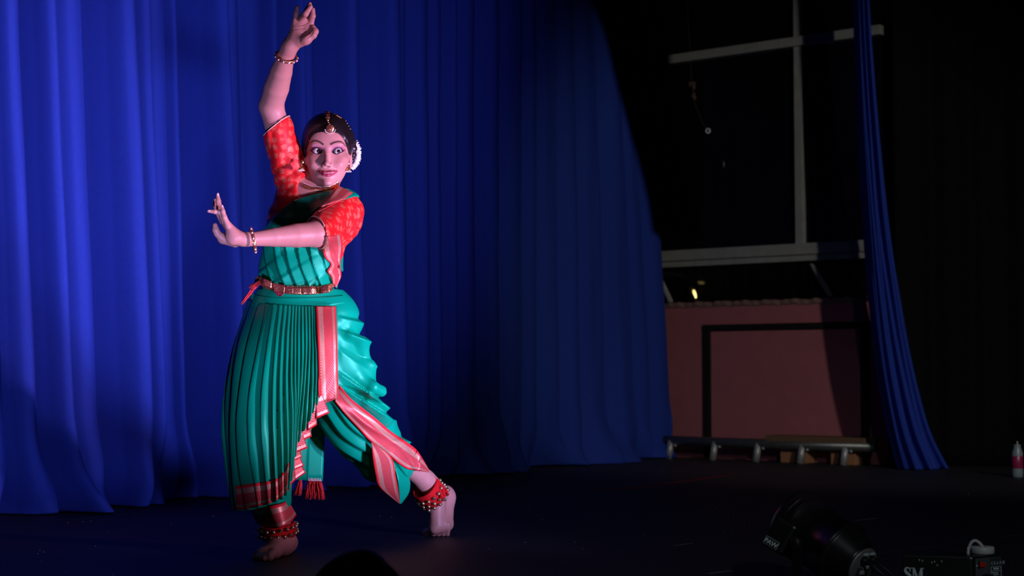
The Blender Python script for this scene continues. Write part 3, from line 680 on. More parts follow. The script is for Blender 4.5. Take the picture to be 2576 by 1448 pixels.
DN = empty('person', G(800, 1375)); tag(DN, 'dancer in green and red silk costume, one arm raised overhead, lunging on stage', 'person')

# ------------------------------------------------------------------ head (local mm: x to viewer's right, y out of the face, z up, eye line z=0)
yaw, pit = math.radians(5.0), math.radians(2)
HC = W(824, 389, 4.885)
ex = np.array([math.cos(yaw), math.sin(yaw)*-1, 0]); ex = np.array([math.cos(yaw), -math.sin(yaw), 0.0])
ey = np.array([math.sin(yaw)*math.cos(pit), -math.cos(yaw)*math.cos(pit), -math.sin(pit)]); ex -= ey*np.dot(ex, ey); ex = nrm(ex)
ez = np.cross(ey, ex); ez = ez if ez[2] > 0 else -ez
HR = np.stack([ex, ey, ez], 1)                       # columns: local axes in the world
def hl(p): return (p - HC) @ HR * 1000.0             # world -> local mm
def hw(q): return HC + (np.asarray(q, float)/1000.0) @ HR.T
EYE = {-1: np.array([-31.5, 58.0, 4.0]), 1: np.array([32.5, 58.0, 4.0])}
def almond(q, sd):                                    # 2-D distance to the eye opening (negative inside)
    x = (q[:, 0] - EYE[sd][0])*sd; z = q[:, 2] - EYE[sd][2] - 0.13*x    # outer corner lifted
    w, hu, hd = 15.6, 9.2, 7.4
    Ru = (w*w+hu*hu)/(2*hu); Rd = (w*w+hd*hd)/(2*hd)
    return np.maximum(np.hypot(x, z-(hu-Ru))-Ru, np.hypot(x, z+(hd-Rd))-Rd)
def lipline(x): return -65.5 + 7.5*np.clip(np.abs(x-3)/30, 0, 1.3)**2
def head_mm(q):
    d = ell(q, (0, -16, 45), (73, 92, 80))
    d = smin(d, ell(q, (0, 16, -24), (65, 63, 70)), 26)
    d = smin(d, ell(q, (0, 30, -64), (41, 44, 36)), 24)
    d = smin(d, ell(q, (1, 60, -94), (16, 17, 13)), 18)
    d = smin(d, ell(q, (0, 58, 38), (50, 16, 30)), 24)
    for sd in (-1, 1):
        d = smin(d, ell(q, (sd*43, 44, -20), (22, 24, 17)), 18)
        d = smin(d, ell(q, (sd*37, 58, -36), (17, 16, 14)), 14)         # smiling cheek
        d = smin(d, ell(q, (sd*26, 67, 25), (21, 9, 6)), 12)            # brow
    d = smax(d, -ell(q, (-31.5, 84, 3.5), (19, 13, 12)), 10)
    d = smax(d, -ell(q, (32.5, 84, 3.5), (19, 13, 12)), 10)
    d = smin(d, chain(q, [np.array([0, 70, 18.]), np.array([0, 78, -6.]), np.array([0, 91, -33.])], [5.8, 6.0, 7.0], 4), 9)
    d = smin(d, ell(q, (0, 92, -38), (8.2, 9.0, 7.5)), 6)
    for sd in (-1, 1):
        d = smin(d, ell(q, (sd*9.5, 83, -41), (6.8, 8.5, 6.0)), 5)
        d = smax(d, -ell(q, (sd*5.6, 88, -47.5), (3.0, 4.6, 3.0)), 2)
        d = smin(d, np.linalg.norm(q-EYE[sd], axis=1) - 14.3, 3.5)
        c = np.maximum(almond(q, sd), EYE[sd][1]+2 - q[:, 1]); d = smax(d, -c, 0.8)
        # crease of the upper lid
        a = almond(q, sd); up = (q[:, 2] - EYE[sd][2]) > 2
        d = d + np.where(up & (q[:, 1] > 55), 0.9*np.exp(-((a-4.2)/1.1)**2), 0)
        # smile fold
        fx = np.array([[sd*17, 80, -42.], [sd*29, 74, -52.], [sd*36, 66, -66.]])
        d = d + 1.5*np.exp(-(np.maximum(chain(q, fx, [0, 0, 0], 0), 0)/3.0)**2)
        # ears
        e = ell(q, (sd*71, -6, -16), (6.5, 15, 29)); e = smax(e, -ell(q, (sd*79, -2, -12), (7, 8, 16)), 3); d = smin(d, e, 5)
    # lips
    X = np.array([-27., -18, -8, 3, 14, 24, 33]); yy = 67.5 + 16.5*(1-((X-3)/31)**2)
    up_ = [np.array([x, y, lipline(x)+3.4*(1-((x-3)/31)**2)+0.2 - (1.0 if abs(x-3) < 2 else 0)]) for x, y in zip(X, yy)]
    lo_ = [np.array([x, y-0.5, lipline(x)-5.2*(1-((x-3)/31)**2)-0.3]) for x, y in zip(X, yy)]
    d = smin(d, chain(q, up_, [1.6, 2.8, 3.7, 3.6, 3.7, 2.8, 1.6], 1), 5)
    d = smin(d, chain(q, lo_, [1.6, 3.4, 5.2, 5.8, 5.2, 3.4, 1.6], 1), 4)
    gap = np.abs(q[:, 2] - (lipline(q[:, 0])-0.5)) - 1.35*np.clip(1-((q[:, 0]-6)/17)**2, 0.0, 1)
    gap = np.maximum(gap, np.maximum(np.abs(q[:, 0]-3)-29, 68 - q[:, 1])); d = smax(d, -gap, 1.2)
    return d
NECK0 = W(800, 492, 4.895)
def head_only(p): return head_mm(hl(p))/1000.0
def neck(p): return rcone(p, hw((-2, -22, -62)), NECK0, 0.046, 0.052)

# ------------------------------------------------------------------ torso, arms, legs
TS = [(792, 462, .055, .050, 4.895), (790, 492, .105, .068, 4.89), (785, 530, .128, .084, 4.88), (775, 580, .125, .092, 4.875), (762, 650, .112, .086, 4.87), (748, 722, .104, .080, 4.87), (752, 790, .142, .098, 4.88), (764, 870, .160, .108, 4.89), (775, 950, .150, .105, 4.90)]
TC = np.array([W(u, v, d) for u, v, a, b, d in TS]); TR = np.array([[a, b] for u, v, a, b, d in TS])
o_ = np.argsort(TC[:, 2]); TC = TC[o_]; TR = TR[o_]
def torso(p, grow=0.0):
    z = np.clip(p[:, 2], TC[0, 2], TC[-1, 2])
    cx = np.interp(z, TC[:, 2], TC[:, 0]); cy = np.interp(z, TC[:, 2], TC[:, 1]); rx_ = np.interp(z, TC[:, 2], TR[:, 0]); ry_ = np.interp(z, TC[:, 2], TR[:, 1])
    tw = -0.20*np.clip((z-0.85)/0.3, 0, 1)                  # shoulders turn a little
    dx = p[:, 0]-cx; dy = p[:, 1]-cy; c_, s_ = np.cos(tw), np.sin(tw); dx, dy = dx*c_ - dy*s_, dx*s_ + dy*c_
    k0 = np.sqrt((dx/rx_)**2 + (dy/ry_)**2); k1 = np.sqrt((dx/rx_**2)**2 + (dy/ry_**2)**2)+1e-9
    d = k0*(k0-1)/k1
    d = np.maximum(d, np.maximum(p[:, 2]-TC[-1, 2], TC[0, 2]-p[:, 2]))
    return d - grow
def bust(p, d, k=0.035):
    d = smin(d, ell(p, W(722, 585, 4.80), (.052, .048, .052)), k); return smin(d, ell(p, W(812, 592, 4.795), (.052, .048, .052)), k)
SR, ER, WR_ = W(741, 470, 4.90), W(682, 266, 4.82), W(723, 128, 4.66)
SL, EL, WL = W(862, 528, 4.86), W(797, 588, 4.63), W(622, 602, 4.50)
def arm_r(p):
    d = chain(p, [SR, SR*.45+ER*.55, ER], [.047, .041, .0365], .004)
    a, b = ER*.66+WR_*.34, ER*.08+WR_*.92
    d = smin(d, chain(p, [ER, a, a*.5+b*.5, b, W(729, 118, 4.65)], [.0365, .0385, .0335, .0255, .0235], .003), .012)
    return d
def arm_l(p):
    d = chain(p, [SL, SL*.4+EL*.6, EL], [.050, .044, .0375], .004)
    a, b = EL*.70+WL*.30, EL*.06+WL*.94
    return smin(d, chain(p, [EL, a, a*.5+b*.5, b, W(612, 602, 4.495)], [.0375, .0352, .0275, .0198, .0190], .003), .012)
def Wl(*a): return [W(*x) for x in a]
def hand_r(p):
    wr = W(727, 121, 4.655)
    d = rcone(p, wr, W(740, 96, 4.642), .0215, .021)
    for kx in ((743, 54, 4.63), (755, 50, 4.627), (768, 52, 4.627), (780, 61, 4.632)):
        d = smin(d, rcone(p, W(737, 102, 4.648), W(*kx), .0140, .0108), .010)
    d = smin(d, ell(p, W(757, 84, 4.632), (.021, .012, .026)), .014)
    # thumb and its fleshy base
    th = rcone(p, W(745, 106, 4.642), W(771, 98, 4.622), .0195, .0170); d = smin(d, th, .012)
    d = smin(d, chain(p, Wl((768, 101, 4.622), (788, 88, 4.618), (793, 79, 4.620), (788, 69, 4.622)), [.0135, .0108, .0100, .0078], .004), .006)
    # hollow of the palm
    d = smin(d, ell(p, W(775, 80, 4.628), (.013, .009, .020)), .010)
    d = smax(d, -ell(p, W(762, 78, 4.606), (.010, .007, .012)), .012)
    fk = .0035
    d = smin(d, chain(p, Wl((743.5, 52, 4.628), (745, 33, 4.618), (748.5, 18, 4.614)), [.0092, .0076, .0062], fk), fk)
    d = smin(d, chain(p, Wl((768.5, 52, 4.630), (773, 26, 4.632), (779, 10, 4.636)), [.0100, .0084, .0066], fk), fk)
    d = smin(d, chain(p, Wl((781, 60, 4.630), (786.5, 40, 4.616), (787, 24, 4.612)), [.0100, .0086, .0066], fk), fk)
    d = smin(d, chain(p, Wl((756, 49, 4.622), (768, 35, 4.592), (781, 17, 4.594)), [.0102, .0094, .0072], fk), .0025)
    u, v = pix(p); P2 = np.stack([u, v, 0*u], 1)                    # creases of the palm
    for line in ([(742, 59), (752, 64), (763, 62), (772, 58)], [(741, 73), (754, 72), (766, 70), (777, 72)], [(778, 75), (767, 79), (759, 88), (754, 103)], [(771, 96), (783, 88), (787, 80)]):
        L_ = [np.array([a, b, 0.]) for a, b in crs(np.array(line, float), 9)]
        d = d + .0016*np.exp(-(np.maximum(chain(P2, L_, [0]*9, 0), 0)/1.0)**2)*(p[:, 1] < 4.642)
    return d
def hand_l(p):
    d = rcone(p, W(617, 602, 4.50), W(596, 597, 4.495), .0185, .020)
    for kx, r in (((574, 566, 4.472), .0095), ((567, 558, 4.487), .0102), ((563, 553, 4.506), .0105), ((562, 556, 4.526), .0100)):
        d = smin(d, rcone(p, W(594, 597, 4.495+(kx[2]-4.498)*.55), W(*kx), .0165, r), .012)
    d = smin(d, ell(p, W(583, 596, 4.480), (.018, .014, .021)), .012)       # heel of the hand
    fk = .003
    d = smin(d, chain(p, Wl((574, 568, 4.470), (564.5, 546, 4.463), (560.5, 531, 4.461), (558.5, 519, 4.462)), [.0095, .0076, .0066, .0044], fk), .004)
    d = smin(d, chain(p, Wl((567, 559, 4.487), (556, 534, 4.474), (541, 532, 4.466), (525, 531, 4.464)), [.0098, .0080, .0068, .0046], fk), .0025)
    d = smin(d, chain(p, Wl((563, 554, 4.508), (552, 524, 4.504), (549.5, 505, 4.502), (547.5, 489, 4.503)), [.0102, .0084, .0072, .0045], fk), .003)
    d = smin(d, chain(p, Wl((560, 556, 4.528), (546, 530, 4.532), (542, 515, 4.534), (541, 503, 4.536)), [.0098, .0082, .0070, .0050], fk), .003)
    th = rcone(p, W(592, 608, 4.515), W(560, 600, 4.515), .0165, .0145); d = smin(d, th, .010)
    d = smin(d, chain(p, Wl((562, 601, 4.512), (547, 587, 4.500), (543, 578, 4.496), (541, 566, 4.494)), [.0135, .0102, .0098, .0070], fk), .006)
    return d
# legs and feet
KR, AR = W(655, 1060, 4.72), W(704, 1338, 4.750)
KL, AL = W(930, 1075, 5.02), W(1094, 1232, 5.245)
def gz(u, v, r): g = G(u, v); g = g.copy(); g[2] = r; return g
def foot_r(p):
    d = rcone(p, AR*.85+KR*.15, W(712, 1352, 4.755), .033, .031); d = smin(d, rcone(p, W(712, 1352, 4.755), W(716, 1368, 4.755), .031, .033), .02)
    d = smin(d, ell(p, gz(722, 1392, .030)+np.array([0, .03, 0]), (.029, .040, .031)), .022)
    ball_m = W(694, 1392, 4.665); ball_m[2] = .021
    ball_l = W(657, 1396, 4.645); ball_l[2] = .015
    d = smin(d, rcone(p, W(707, 1364, 4.735), ball_m+np.array([-.008, 0, .004]), .034, .021), .022)
    d = smin(d, rcone(p, W(705, 1366, 4.735), ball_l, .028, .014), .02)
    d = smin(d, rcone(p, ball_m, ball_l, .019, .014), .016)
    bt_ = W(679, 1404, 4.60); bt_[2] = .0125
    d = smin(d, chain(p, [ball_m+np.array([-.004, -.01, -.002]), ball_m*.5+bt_*.5+np.array([0, 0, .002]), bt_], [.0165, .0125, .0132], .004), .008)
    for (u, v, r, dd) in ((665, 1402, .0092, 4.595), (655, 1402.5, .0085, 4.602), (646, 1402, .0080, 4.612), (639, 1400, .0074, 4.63)):
        t_ = W(u, v, dd); t_[2] = r; k_ = ball_l + (ball_m-ball_l)*np.clip((u-640)/45, 0, 1)*.9
        m_ = t_*.45+k_*.55; m_[2] = .019
        d = smin(d, chain(p, [k_, m_, t_], [.0125, .0092, r], .004), .004)
    d = smin(d, ell(p, W(731, 1358, 4.745), (.010, .010, .012)), .014)
    return np.maximum(d, .0005 - p[:, 2])
def foot_l(p):
    ank = W(1098, 1238, 5.265); hl_ = W(1120, 1246, 5.33)
    d = rcone(p, AL*.85+KL*.15, ank, .032, .030); d = smin(d, ell(p, hl_, (.030, .032, .036)), .03)
    bm_ = W(1099, 1321, 5.262); bl_ = W(1123, 1318, 5.280)
    d = smin(d, rcone(p, ank, bm_, .033, .024), .025); d = smin(d, rcone(p, hl_+np.array([.004, 0, -.01]), bl_, .028, .022), .025)
    d = smin(d, rcone(p, bm_, bl_, .022, .020), .015)
    b1 = G(1072, 1347); b1[2] = .0125; b0 = W(1093, 1330, 5.252)
    d = smin(d, chain(p, [b0, b0*.4+b1*.6, b1], [.017, .0125, .0128], .004), .008)
    for (u, r, u0) in ((1091, .0090, 1097), (1103, .0086, 1106), (1115, .0084, 1116), (1126, .0080, 1125)):
        t_ = G(u, 1349); t_[2] = r; k_ = W(u0, 1319, 5.262); m_ = t_*.5+k_*.5 + np.array([0, -.008, .007])
        d = smin(d, chain(p, [k_, m_, t_], [.0125, .0100, r], .004), .004)
    return np.maximum(d, .0005 - p[:, 2])
def legs(p):
    HRj, HLj = W(720, 900, 4.87), W(800, 905, 4.90)
    d = chain(p, [HRj, KR, KR*.6+AR*.4, AR], [.085, .052, .046, .030], .01); e = chain(p, [HLj, KL, KL*.5+AL*.5, AL], [.085, .052, .040, .030], .01)
    return smin(d, e, .03)
def body(p):
    d = smin(bust(p, torso(p)), neck(p), .03); d = smin(d, arm_r(p), .045); d = smin(d, arm_l(p), .045)
    d = smin(d, legs(p), .03)
    return d
PARTS = []
def addpart(f, lo, hi, h, keep=None, rel=1):
    V, Fc = surface(f, lo, hi, h); V = relax(V, Fc, rel)
    if keep is not None: V, Fc = cutmesh(V, Fc, keep(V))
    PARTS.append((V, Fc)); return V
def bbox(*pts, m=.05): P = np.array(pts); return P.min(0)-m, P.max(0)+m
def skin_col(n): return np.tile(np.array([0.52, 0.255, 0.215]), (n, 1))
# trunk, upper arms and neck up to the choker; wrists end under the bangles
nk = hw((0, -10, -96))
upn = nrm(HC - NECK0)
wr_r, wr_l = W(721, 140, 4.668), W(634, 603, 4.507); ax_r = nrm(wr_r - ER); ax_l = nrm(wr_l - EL)
lo, hi = bbox(SR, ER, WR_, SL, EL, WL, *TC, m=.17)
ZC = TC[1, 2]; lo[2] = ZC-.03
V0 = addpart(body, lo, hi, .0036, lambda V: (pl(V, wr_r, ax_r) < .001) & (pl(V, wr_l, ax_l) < .001) & (V[:, 2] > ZC-.004))
addpart(lambda p: smin(arm_r(p), hand_r(p), .012), *bbox(W(715, 155, 4.69), W(735, 130, 4.66), W(740, 5, 4.62), W(795, 80, 4.6), m=.035), .0016, lambda V: pl(V, wr_r, ax_r) > -.002)
addpart(lambda p: smin(arm_l(p), hand_l(p), .012), *bbox(W(648, 606, 4.52), W(625, 610, 4.5), W(545, 490, 4.5), W(525, 531, 4.46), W(562, 556, 4.53), m=.03), .0016, lambda V: pl(V, wr_l, ax_l) > -.002)
headbox = bbox(hw((-85, -120, -125)), hw((85, 115, 120)), m=.01)
hcut = hw((0, -15, -92))
Vh = addpart(lambda p: smin(head_only(p), neck(p), .022), *headbox, .0013, lambda V: (pl(V, hcut, ez) > -.030), rel=1)
addpart(lambda p: smin(smin(smin(smin(bust(p, torso(p)), legs(p), .03), foot_r(p), .02), foot_l(p), .02), arm_l(p)+.3, .0), *bbox(W(640, 1400, 4.6), W(1140, 1340, 5.3), KR, KL, np.array([TC[1, 0], TC[1, 1], ZC-.06]), W(740, 1340, 4.8), m=.09), .0030, lambda V: V[:, 2] < ZC+.004)
cols = [skin_col(len(V)) for V, _ in PARTS]
# make-up as colour of the skin itself
q = hl(PARTS[3][0]); c = cols[3]; front = q[:, 1] > 40
def paint(mask, col):
    m = np.clip(mask, 0, 1)[:, None]; c[:] = c*(1-m) + np.array(col)*m
paint(front*0.30*np.exp(-((np.abs(q[:, 0]-1)-42)/16)**2 - ((q[:, 2]+30)/15)**2), (0.60, 0.17, 0.14))
for sd in (-1, 1):
    a = almond(q, sd); x = (q[:, 0]-EYE[sd][0])*sd; z = q[:, 2]-EYE[sd][2]
    paint(front*0.85*smooth01(z, -4, 5)*np.exp(-(np.maximum(a-2, 0)/8.0)**2), (0.40, 0.06, 0.20))
    paint(front*0.45*smooth01(z, 9, 14)*np.exp(-((z-16-0.1*x)/4.5)**2)*np.exp(-((x-4)/16)**2), (0.62, 0.34, 0.30))
    paint(front*np.clip(1.0-np.maximum(np.abs(a-0.6)-np.where(z > 0, 2.7, 1.7), 0)/0.8, 0, 1), (0.006, 0.005, 0.012))
    wing = np.maximum(np.abs(z - 2.2 - (x-14)*0.42) - np.clip(1.9-(x-13)*0.14, 0, 2), np.maximum(12-x, x-25)); paint(front*np.clip(1-wing/0.8, 0, 1), (0.008, 0.006, 0.018))
    if sd < 0: bp_ = np.array([[-12., 24], [-22, 31], [-35, 36], [-44, 34], [-54, 27]])
    else: bp_ = np.array([[13., 25], [24, 30.5], [38, 33.5], [47, 31], [58, 22]])
    bp_ = crs(bp_, 40); dd = np.min(np.hypot(q[:, None, 0]-bp_[None, :, 0], q[:, None, 2]-bp_[None, :, 1]) - np.linspace(3.0, 0.8, 40)[None], axis=1)
    paint(front*np.clip(1-dd/1.0, 0, 1)*0.93, (0.022, 0.012, 0.012))
lx_ = (q[:, 0]-3)/30.5; lz = q[:, 2]-lipline(q[:, 0]); env = np.clip(1-lx_**2, 0, 1)
lip = np.maximum(lz - (1.0+6.0*env**0.8 - 1.4*np.exp(-((q[:, 0]-3)/4.0)**2)), -lz - (1.0+9.8*env**0.8)); lip = np.maximum(lip, (np.abs(lx_)-1)*30)
paint(front*np.clip(0.6-lip/1.2, 0, 1), (0.40, 0.035, 0.075))
cols[3] = c
V = np.concatenate([p[0] for p in PARTS]); Fc = []; k = 0
for p in PARTS: Fc.append(p[1]+k); k += len(p[0])
BODY = obj('body', V, np.concatenate(Fc), M['skin'], DN, color=np.concatenate(cols))
print('body verts', len(V))

# eyes
ey_m = NT('eye'); tc = ey_m.n('ShaderNodeTexCoord'); vm = ey_m.n('ShaderNodeVectorMath', operation='DISTANCE'); vm.inputs[1].default_value = (0, -1, 0)
nv = ey_m.n('ShaderNodeVectorMath', operation='NORMALIZE'); ey_m.t.links.new(tc.outputs['Object'], nv.inputs[0]); ey_m.t.links.new(nv.outputs[0], vm.inputs[0])
dd_ = vm.outputs['Value']; iris = ey_m.f('LESS_THAN', dd_, 0.53); pup = ey_m.f('LESS_THAN', dd_, 0.25); lim = ey_m.f('GREATER_THAN', dd_, 0.44)
c_ = ey_m.mix(iris, (0.80, 0.76, 0.76), ey_m.mix(lim, (0.040, 0.014, 0.010), (0.008, 0.004, 0.005))); ey_m.base(ey_m.mix(pup, c_, (0.002, 0.002, 0.002))); ey_m.props(0.08, 0, 0.6)
for sd in (-1, 1):
    b = MB().ball((0, 0, 0), 0.0126, 40, 28); o = b.build('eye', ey_m.m); o.parent = DN; o.location = Vector(hw(EYE[sd])) - DN.location
    gz_ = nrm((-HC*0 + HR @ np.array([0.56 if sd < 0 else 0.40, 1.0, -0.04])))
    o.rotation_euler = Vector(gz_).to_track_quat('-Y', 'Z').to_euler()
# teeth
tv = []
for i in range(21):
    x = -13+i*1.5+3; y = 79.5+4.5*(1-((x-3)/24)**2)
    tv += [hw((x, y-(0.5 if i % 4 == 0 else 0), lipline(x)+4)), hw((x, y+0.6-(0.5 if i % 4 == 0 else 0), lipline(x)-4))]
obj('teeth', tv, gridfaces(21, 2), mk('teeth', (0.62, 0.58, 0.54), 0.3, var=.03), DN, solid=0.001)
MB().lathe([(0.0, 0.0018), (0.0018, 0.0014), (0.0026, 0.0)], hw((2.0, 74.0, 22)), ey, 14).build('bindi', mk('maroon_bindi', (0.14, 0.004, 0.012), 0.5), DN)
# ------------------------------------------------------------------ clothes
def bvh_of(*meshes):
    V = []; Fq = []
    for v, f in meshes:
        k = len(V); V += [tuple(x) for x in v.tolist()]; Fq += [tuple(int(i)+k for i in q) for q in f]
    return BVHTree.FromPolygons(V, Fq)
OV = Vector(O)
def cast(bvh, u, v, off=0.003):
    r = Vector(ray(u, v)).normalized(); h = bvh.ray_cast(OV, r)
    return None if h[0] is None else np.array(h[0] - r*off)
def strip(name, L, R, bvh, off, parent, mat, nl=60, nw=9, smooth=2, solid=0.0015, dfix=None, uvflip=False, wrapx=1.0, spl=True):
    """ribbon between two pixel edges, laid on the surface it covers"""
    f = crs if spl else lin
    Lp = f(np.array(L, float), nl); Rp = f(np.array(R, float), nl)
    s = np.linspace(0, 1, nw)[None, :, None]; px = Lp[:, None]*(1-s) + Rp[:, None]*s
    D = np.full((nl, nw), np.nan)
    if bvh is not None:
        for i in range(nl):
            for j in range(nw):
                h = cast(bvh, *px[i, j, :2], off)
                if h is not None: D[i, j] = h[1]
    else: D = px[..., 2].copy()
    if np.isnan(D).any():
        ok = ~np.isnan(D)
        if not ok.any(): D[:] = dfix or 4.8
        else:
            I = np.argwhere(ok); J = np.argwhere(~ok)
            for a in J: D[tuple(a)] = D[tuple(I[np.argmin(((I-a)**2).sum(1))])]
    for _ in range(smooth):
        Dp = np.pad(D, 1, mode='edge'); D = np.minimum(D, (Dp[2:, 1:-1]+Dp[:-2, 1:-1]+Dp[1:-1, 2:]+Dp[1:-1, :-2]+D*2)/6)
    P = np.array([[W(px[i, j, 0], px[i, j, 1], D[i, j]) for j in range(nw)] for i in range(nl)])
    mid = P[:, nw//2]; cum = np.concatenate([[0], np.cumsum(np.linalg.norm(np.diff(mid, axis=0), axis=1))]); wid = np.mean(np.linalg.norm(P[:, -1]-P[:, 0], axis=1))
    xx = np.linspace(0, 1, nw); xx = xx[::-1] if uvflip else xx
    uv = np.stack([np.tile(xx*wrapx, (nl, 1)), np.tile((cum/wid)[:, None], (1, nw))], -1).reshape(-1, 2)
    return obj(name, P.reshape(-1, 3), gridfaces(nl, nw), mat, parent, uv=uv, solid=solid)
def kpleat(x, m=.75):
    f = x - np.floor(x); return np.where(f < m, np.sin(f/m*math.pi/2), np.cos((f-m)/(1-m)*math.pi/2)**.8)
def ramp(x, m=.8):
    f = x - np.floor(x); return np.where(f < m, (f/m)**.9, (1-f)/(1-m))
def wob(p, a, b, c, ph=0): return np.sin(p[:, 0]*a + p[:, 1]*b + p[:, 2]*c + ph)
def img(u0, v0, u1, v1, d=4.75):             # unit normal, in the picture plane, to the right of travel from first to second pixel
    a, b = W(u0, v0, d), W(u1, v1, d); t = nrm(b-a); return a, nrm(np.cross(t, [0, 1, 0]))

# blouse: red brocade over trunk and upper arms
hem_r = W(690, 321, 4.84); hn_r = nrm(np.array([-.60, -.10, .78]))
hem_l = W(791, 580, 4.655); hn_l = nrm(np.array([-.80, -.55, -.16]))
def blouse_f(p):
    w = -.0034*(kpleat(p[:, 0]*17 - p[:, 2]*13 + .4*np.sin(p[:, 2]*30), .65)-.4) - .0022*(kpleat(p[:, 0]*31 + p[:, 2]*9 + .5*np.sin(p[:, 0]*40), .6)-.4)
    a = rcone(p, SR, SR*.0+ER*1.0, .054, .0425); b = rcone(p, SL, EL, .058, .044)
    b = smin(b, ell(p, W(868, 545, 4.85), (.050, .052, .068)), .02)
    t = bust(p, torso(p, .005)); d = smin(smin(t, a, .045), b, .045) - .002
    d = d + w*smooth01(-pl(p, W(745, 470, 4.8), [.3, 0, -1]), -.05, .05) + w*.9*smooth01(p[:, 0], W(790, 5, 4.7)[0], W(850, 5, 4.7)[0])
    d = np.maximum(d, np.where(pl(p, SR, ER-SR) > .02, pl(p, hem_r, hn_r), -1)); d = np.maximum(d, np.where(p[:, 1] < 4.80, pl(p, hem_l, hn_l), -1))
    d = smax(d, -ell(p, W(792, 470, 4.82), (.058, .13, .047), None), .004)
    return np.maximum(d, W(750, 728, 4.87)[2] - p[:, 2])
lo, hi = bbox(SR, ER, SL, EL, W(750, 728, 4.87), W(880, 650, 4.86), W(668, 600, 4.8), m=.09)
BL = surface(blouse_f, lo, hi, .0034); BL = (relax(*BL, 1), BL[1])
blouse = obj('blouse', *BL, M['brocade'], DN)
def hem_ring(c, n, fld, r, name, rad=.0016, R0=.07):
    n = nrm(n); a = nrm(np.cross(n, [0.3, 0.2, 1])); b = np.cross(n, a); out = []
    for t in np.linspace(0, 2*math.pi, 73):
        dr = a*math.cos(t) + b*math.sin(t); x = np.linspace(0.01, R0, 120); f = fld(c + x[:, None]*dr - n*.001)
        i = np.argmax(f > 0); out.append(c + dr*x[i] if f[i] > 0 else c + dr*r)
    out = np.array(out); out[:-1] = (out[:-1]*2 + np.roll(out[:-1], 1, 0) + np.roll(out[:-1], -1, 0))/4; out[-1] = out[0]
    return MB().tube(out, rad, 7, False).build(name, M['piping'], blouse)
hem_ring(hem_r, hn_r, lambda p: rcone(p, SR, ER, .054, .0425)-.002, .045, 'sleeve_hem')
hem_ring(hem_l, hn_l, lambda p: rcone(p, SL, EL, .058, .044)-.002, .05, 'sleeve_hem')

# draped bodice of green silk, from the left shoulder across to the waist
zc_ = W(750, 545, 4.78)[2]
def pleat(x): f = x - np.floor(x); return np.where(f < .8, f/.8, (1-f)/.2)
def bodice_f(p):
    sx = p[:, 0] + .25*(p[:, 2]-1.0) ; z = p[:, 2]
    pf = (ramp(-sx*27-.35*np.sin(z*16), .86)-.35)*(.004+.010*smooth01(-z, -W(0, 590, 4.8)[2], -W(0, 640, 4.8)[2])) + .006*(ramp(-p[:, 0]*9+z*15, .85)-.5)*smooth01(-z, -W(0, 630, 4.8)[2], -W(0, 670, 4.8)[2])
    t = bust(p, torso(p, .016)) - pf
    t = t + .002*smooth01(-z, -W(0, 670, 4.8)[2], -W(0, 725, 4.8)[2])
    t = smin(t, ell(p, W(760, 668, 4.80), (.085, .035, .05)), .03)
    a1, n1 = img(668, 557, 738, 494); a2, n2 = img(700, 506, 850, 467)
    t = np.maximum(t, np.maximum(-pl(p, a1, n1)*np.sign(n1[2])*-1, -pl(p, a2, n2)*np.sign(n2[2])*-1))
    a3, n3 = img(846, 560, 852, 720); s3 = np.sign(n3[0])
    tb = np.maximum(t, pl(p, a3, n3)*s3); tb = np.maximum(tb, p[:, 2]-zc_)
    u = smin(bust(p, torso(p, .014)), rcone(p, SL, EL, .058, .044)-.003, .045) - pf*.35 - .004
    a4, n4 = img(890, 486, 800, 530); s4 = np.sign(n4[2])
    u = np.maximum(u, -pl(p, a4, n4)*s4); u = np.maximum(u, np.maximum(-pl(p, a1, n1)*np.sign(n1[2])*-1, -pl(p, a2, n2)*np.sign(n2[2])*-1)); u = np.maximum(u, zc_-.01-p[:, 2])
    return np.maximum(np.minimum(tb, u), W(750, 730, 4.87)[2]-p[:, 2])
BD = surface(bodice_f, *bbox(W(655, 560, 4.7), W(655, 735, 4.8), W(895, 466, 4.7), W(860, 735, 5.0), m=.02), .0032); BD = (relax(*BD, 1), BD[1])
bodice = obj('bodice_drape', *BD, M['green'], DN)
bv = bvh_of(BL, BD)
strip('bodice_border', [(848, 467), (830, 492), (812, 512), (797, 534)], [(888, 484), (866, 500), (842, 512), (818, 524)], bv, .004, bodice, M['border'], 40, 9)
strip('bodice_border', [(803, 596), (808, 620), (818, 648), (832, 664), (823, 682), (832, 694), (836, 708), (834, 722)], [(858, 590), (862, 620), (858, 650), (856, 668), (858, 684), (858, 696), (852, 710), (846, 722)], bv, .006, bodice, M['border'], 60, 9, 4)
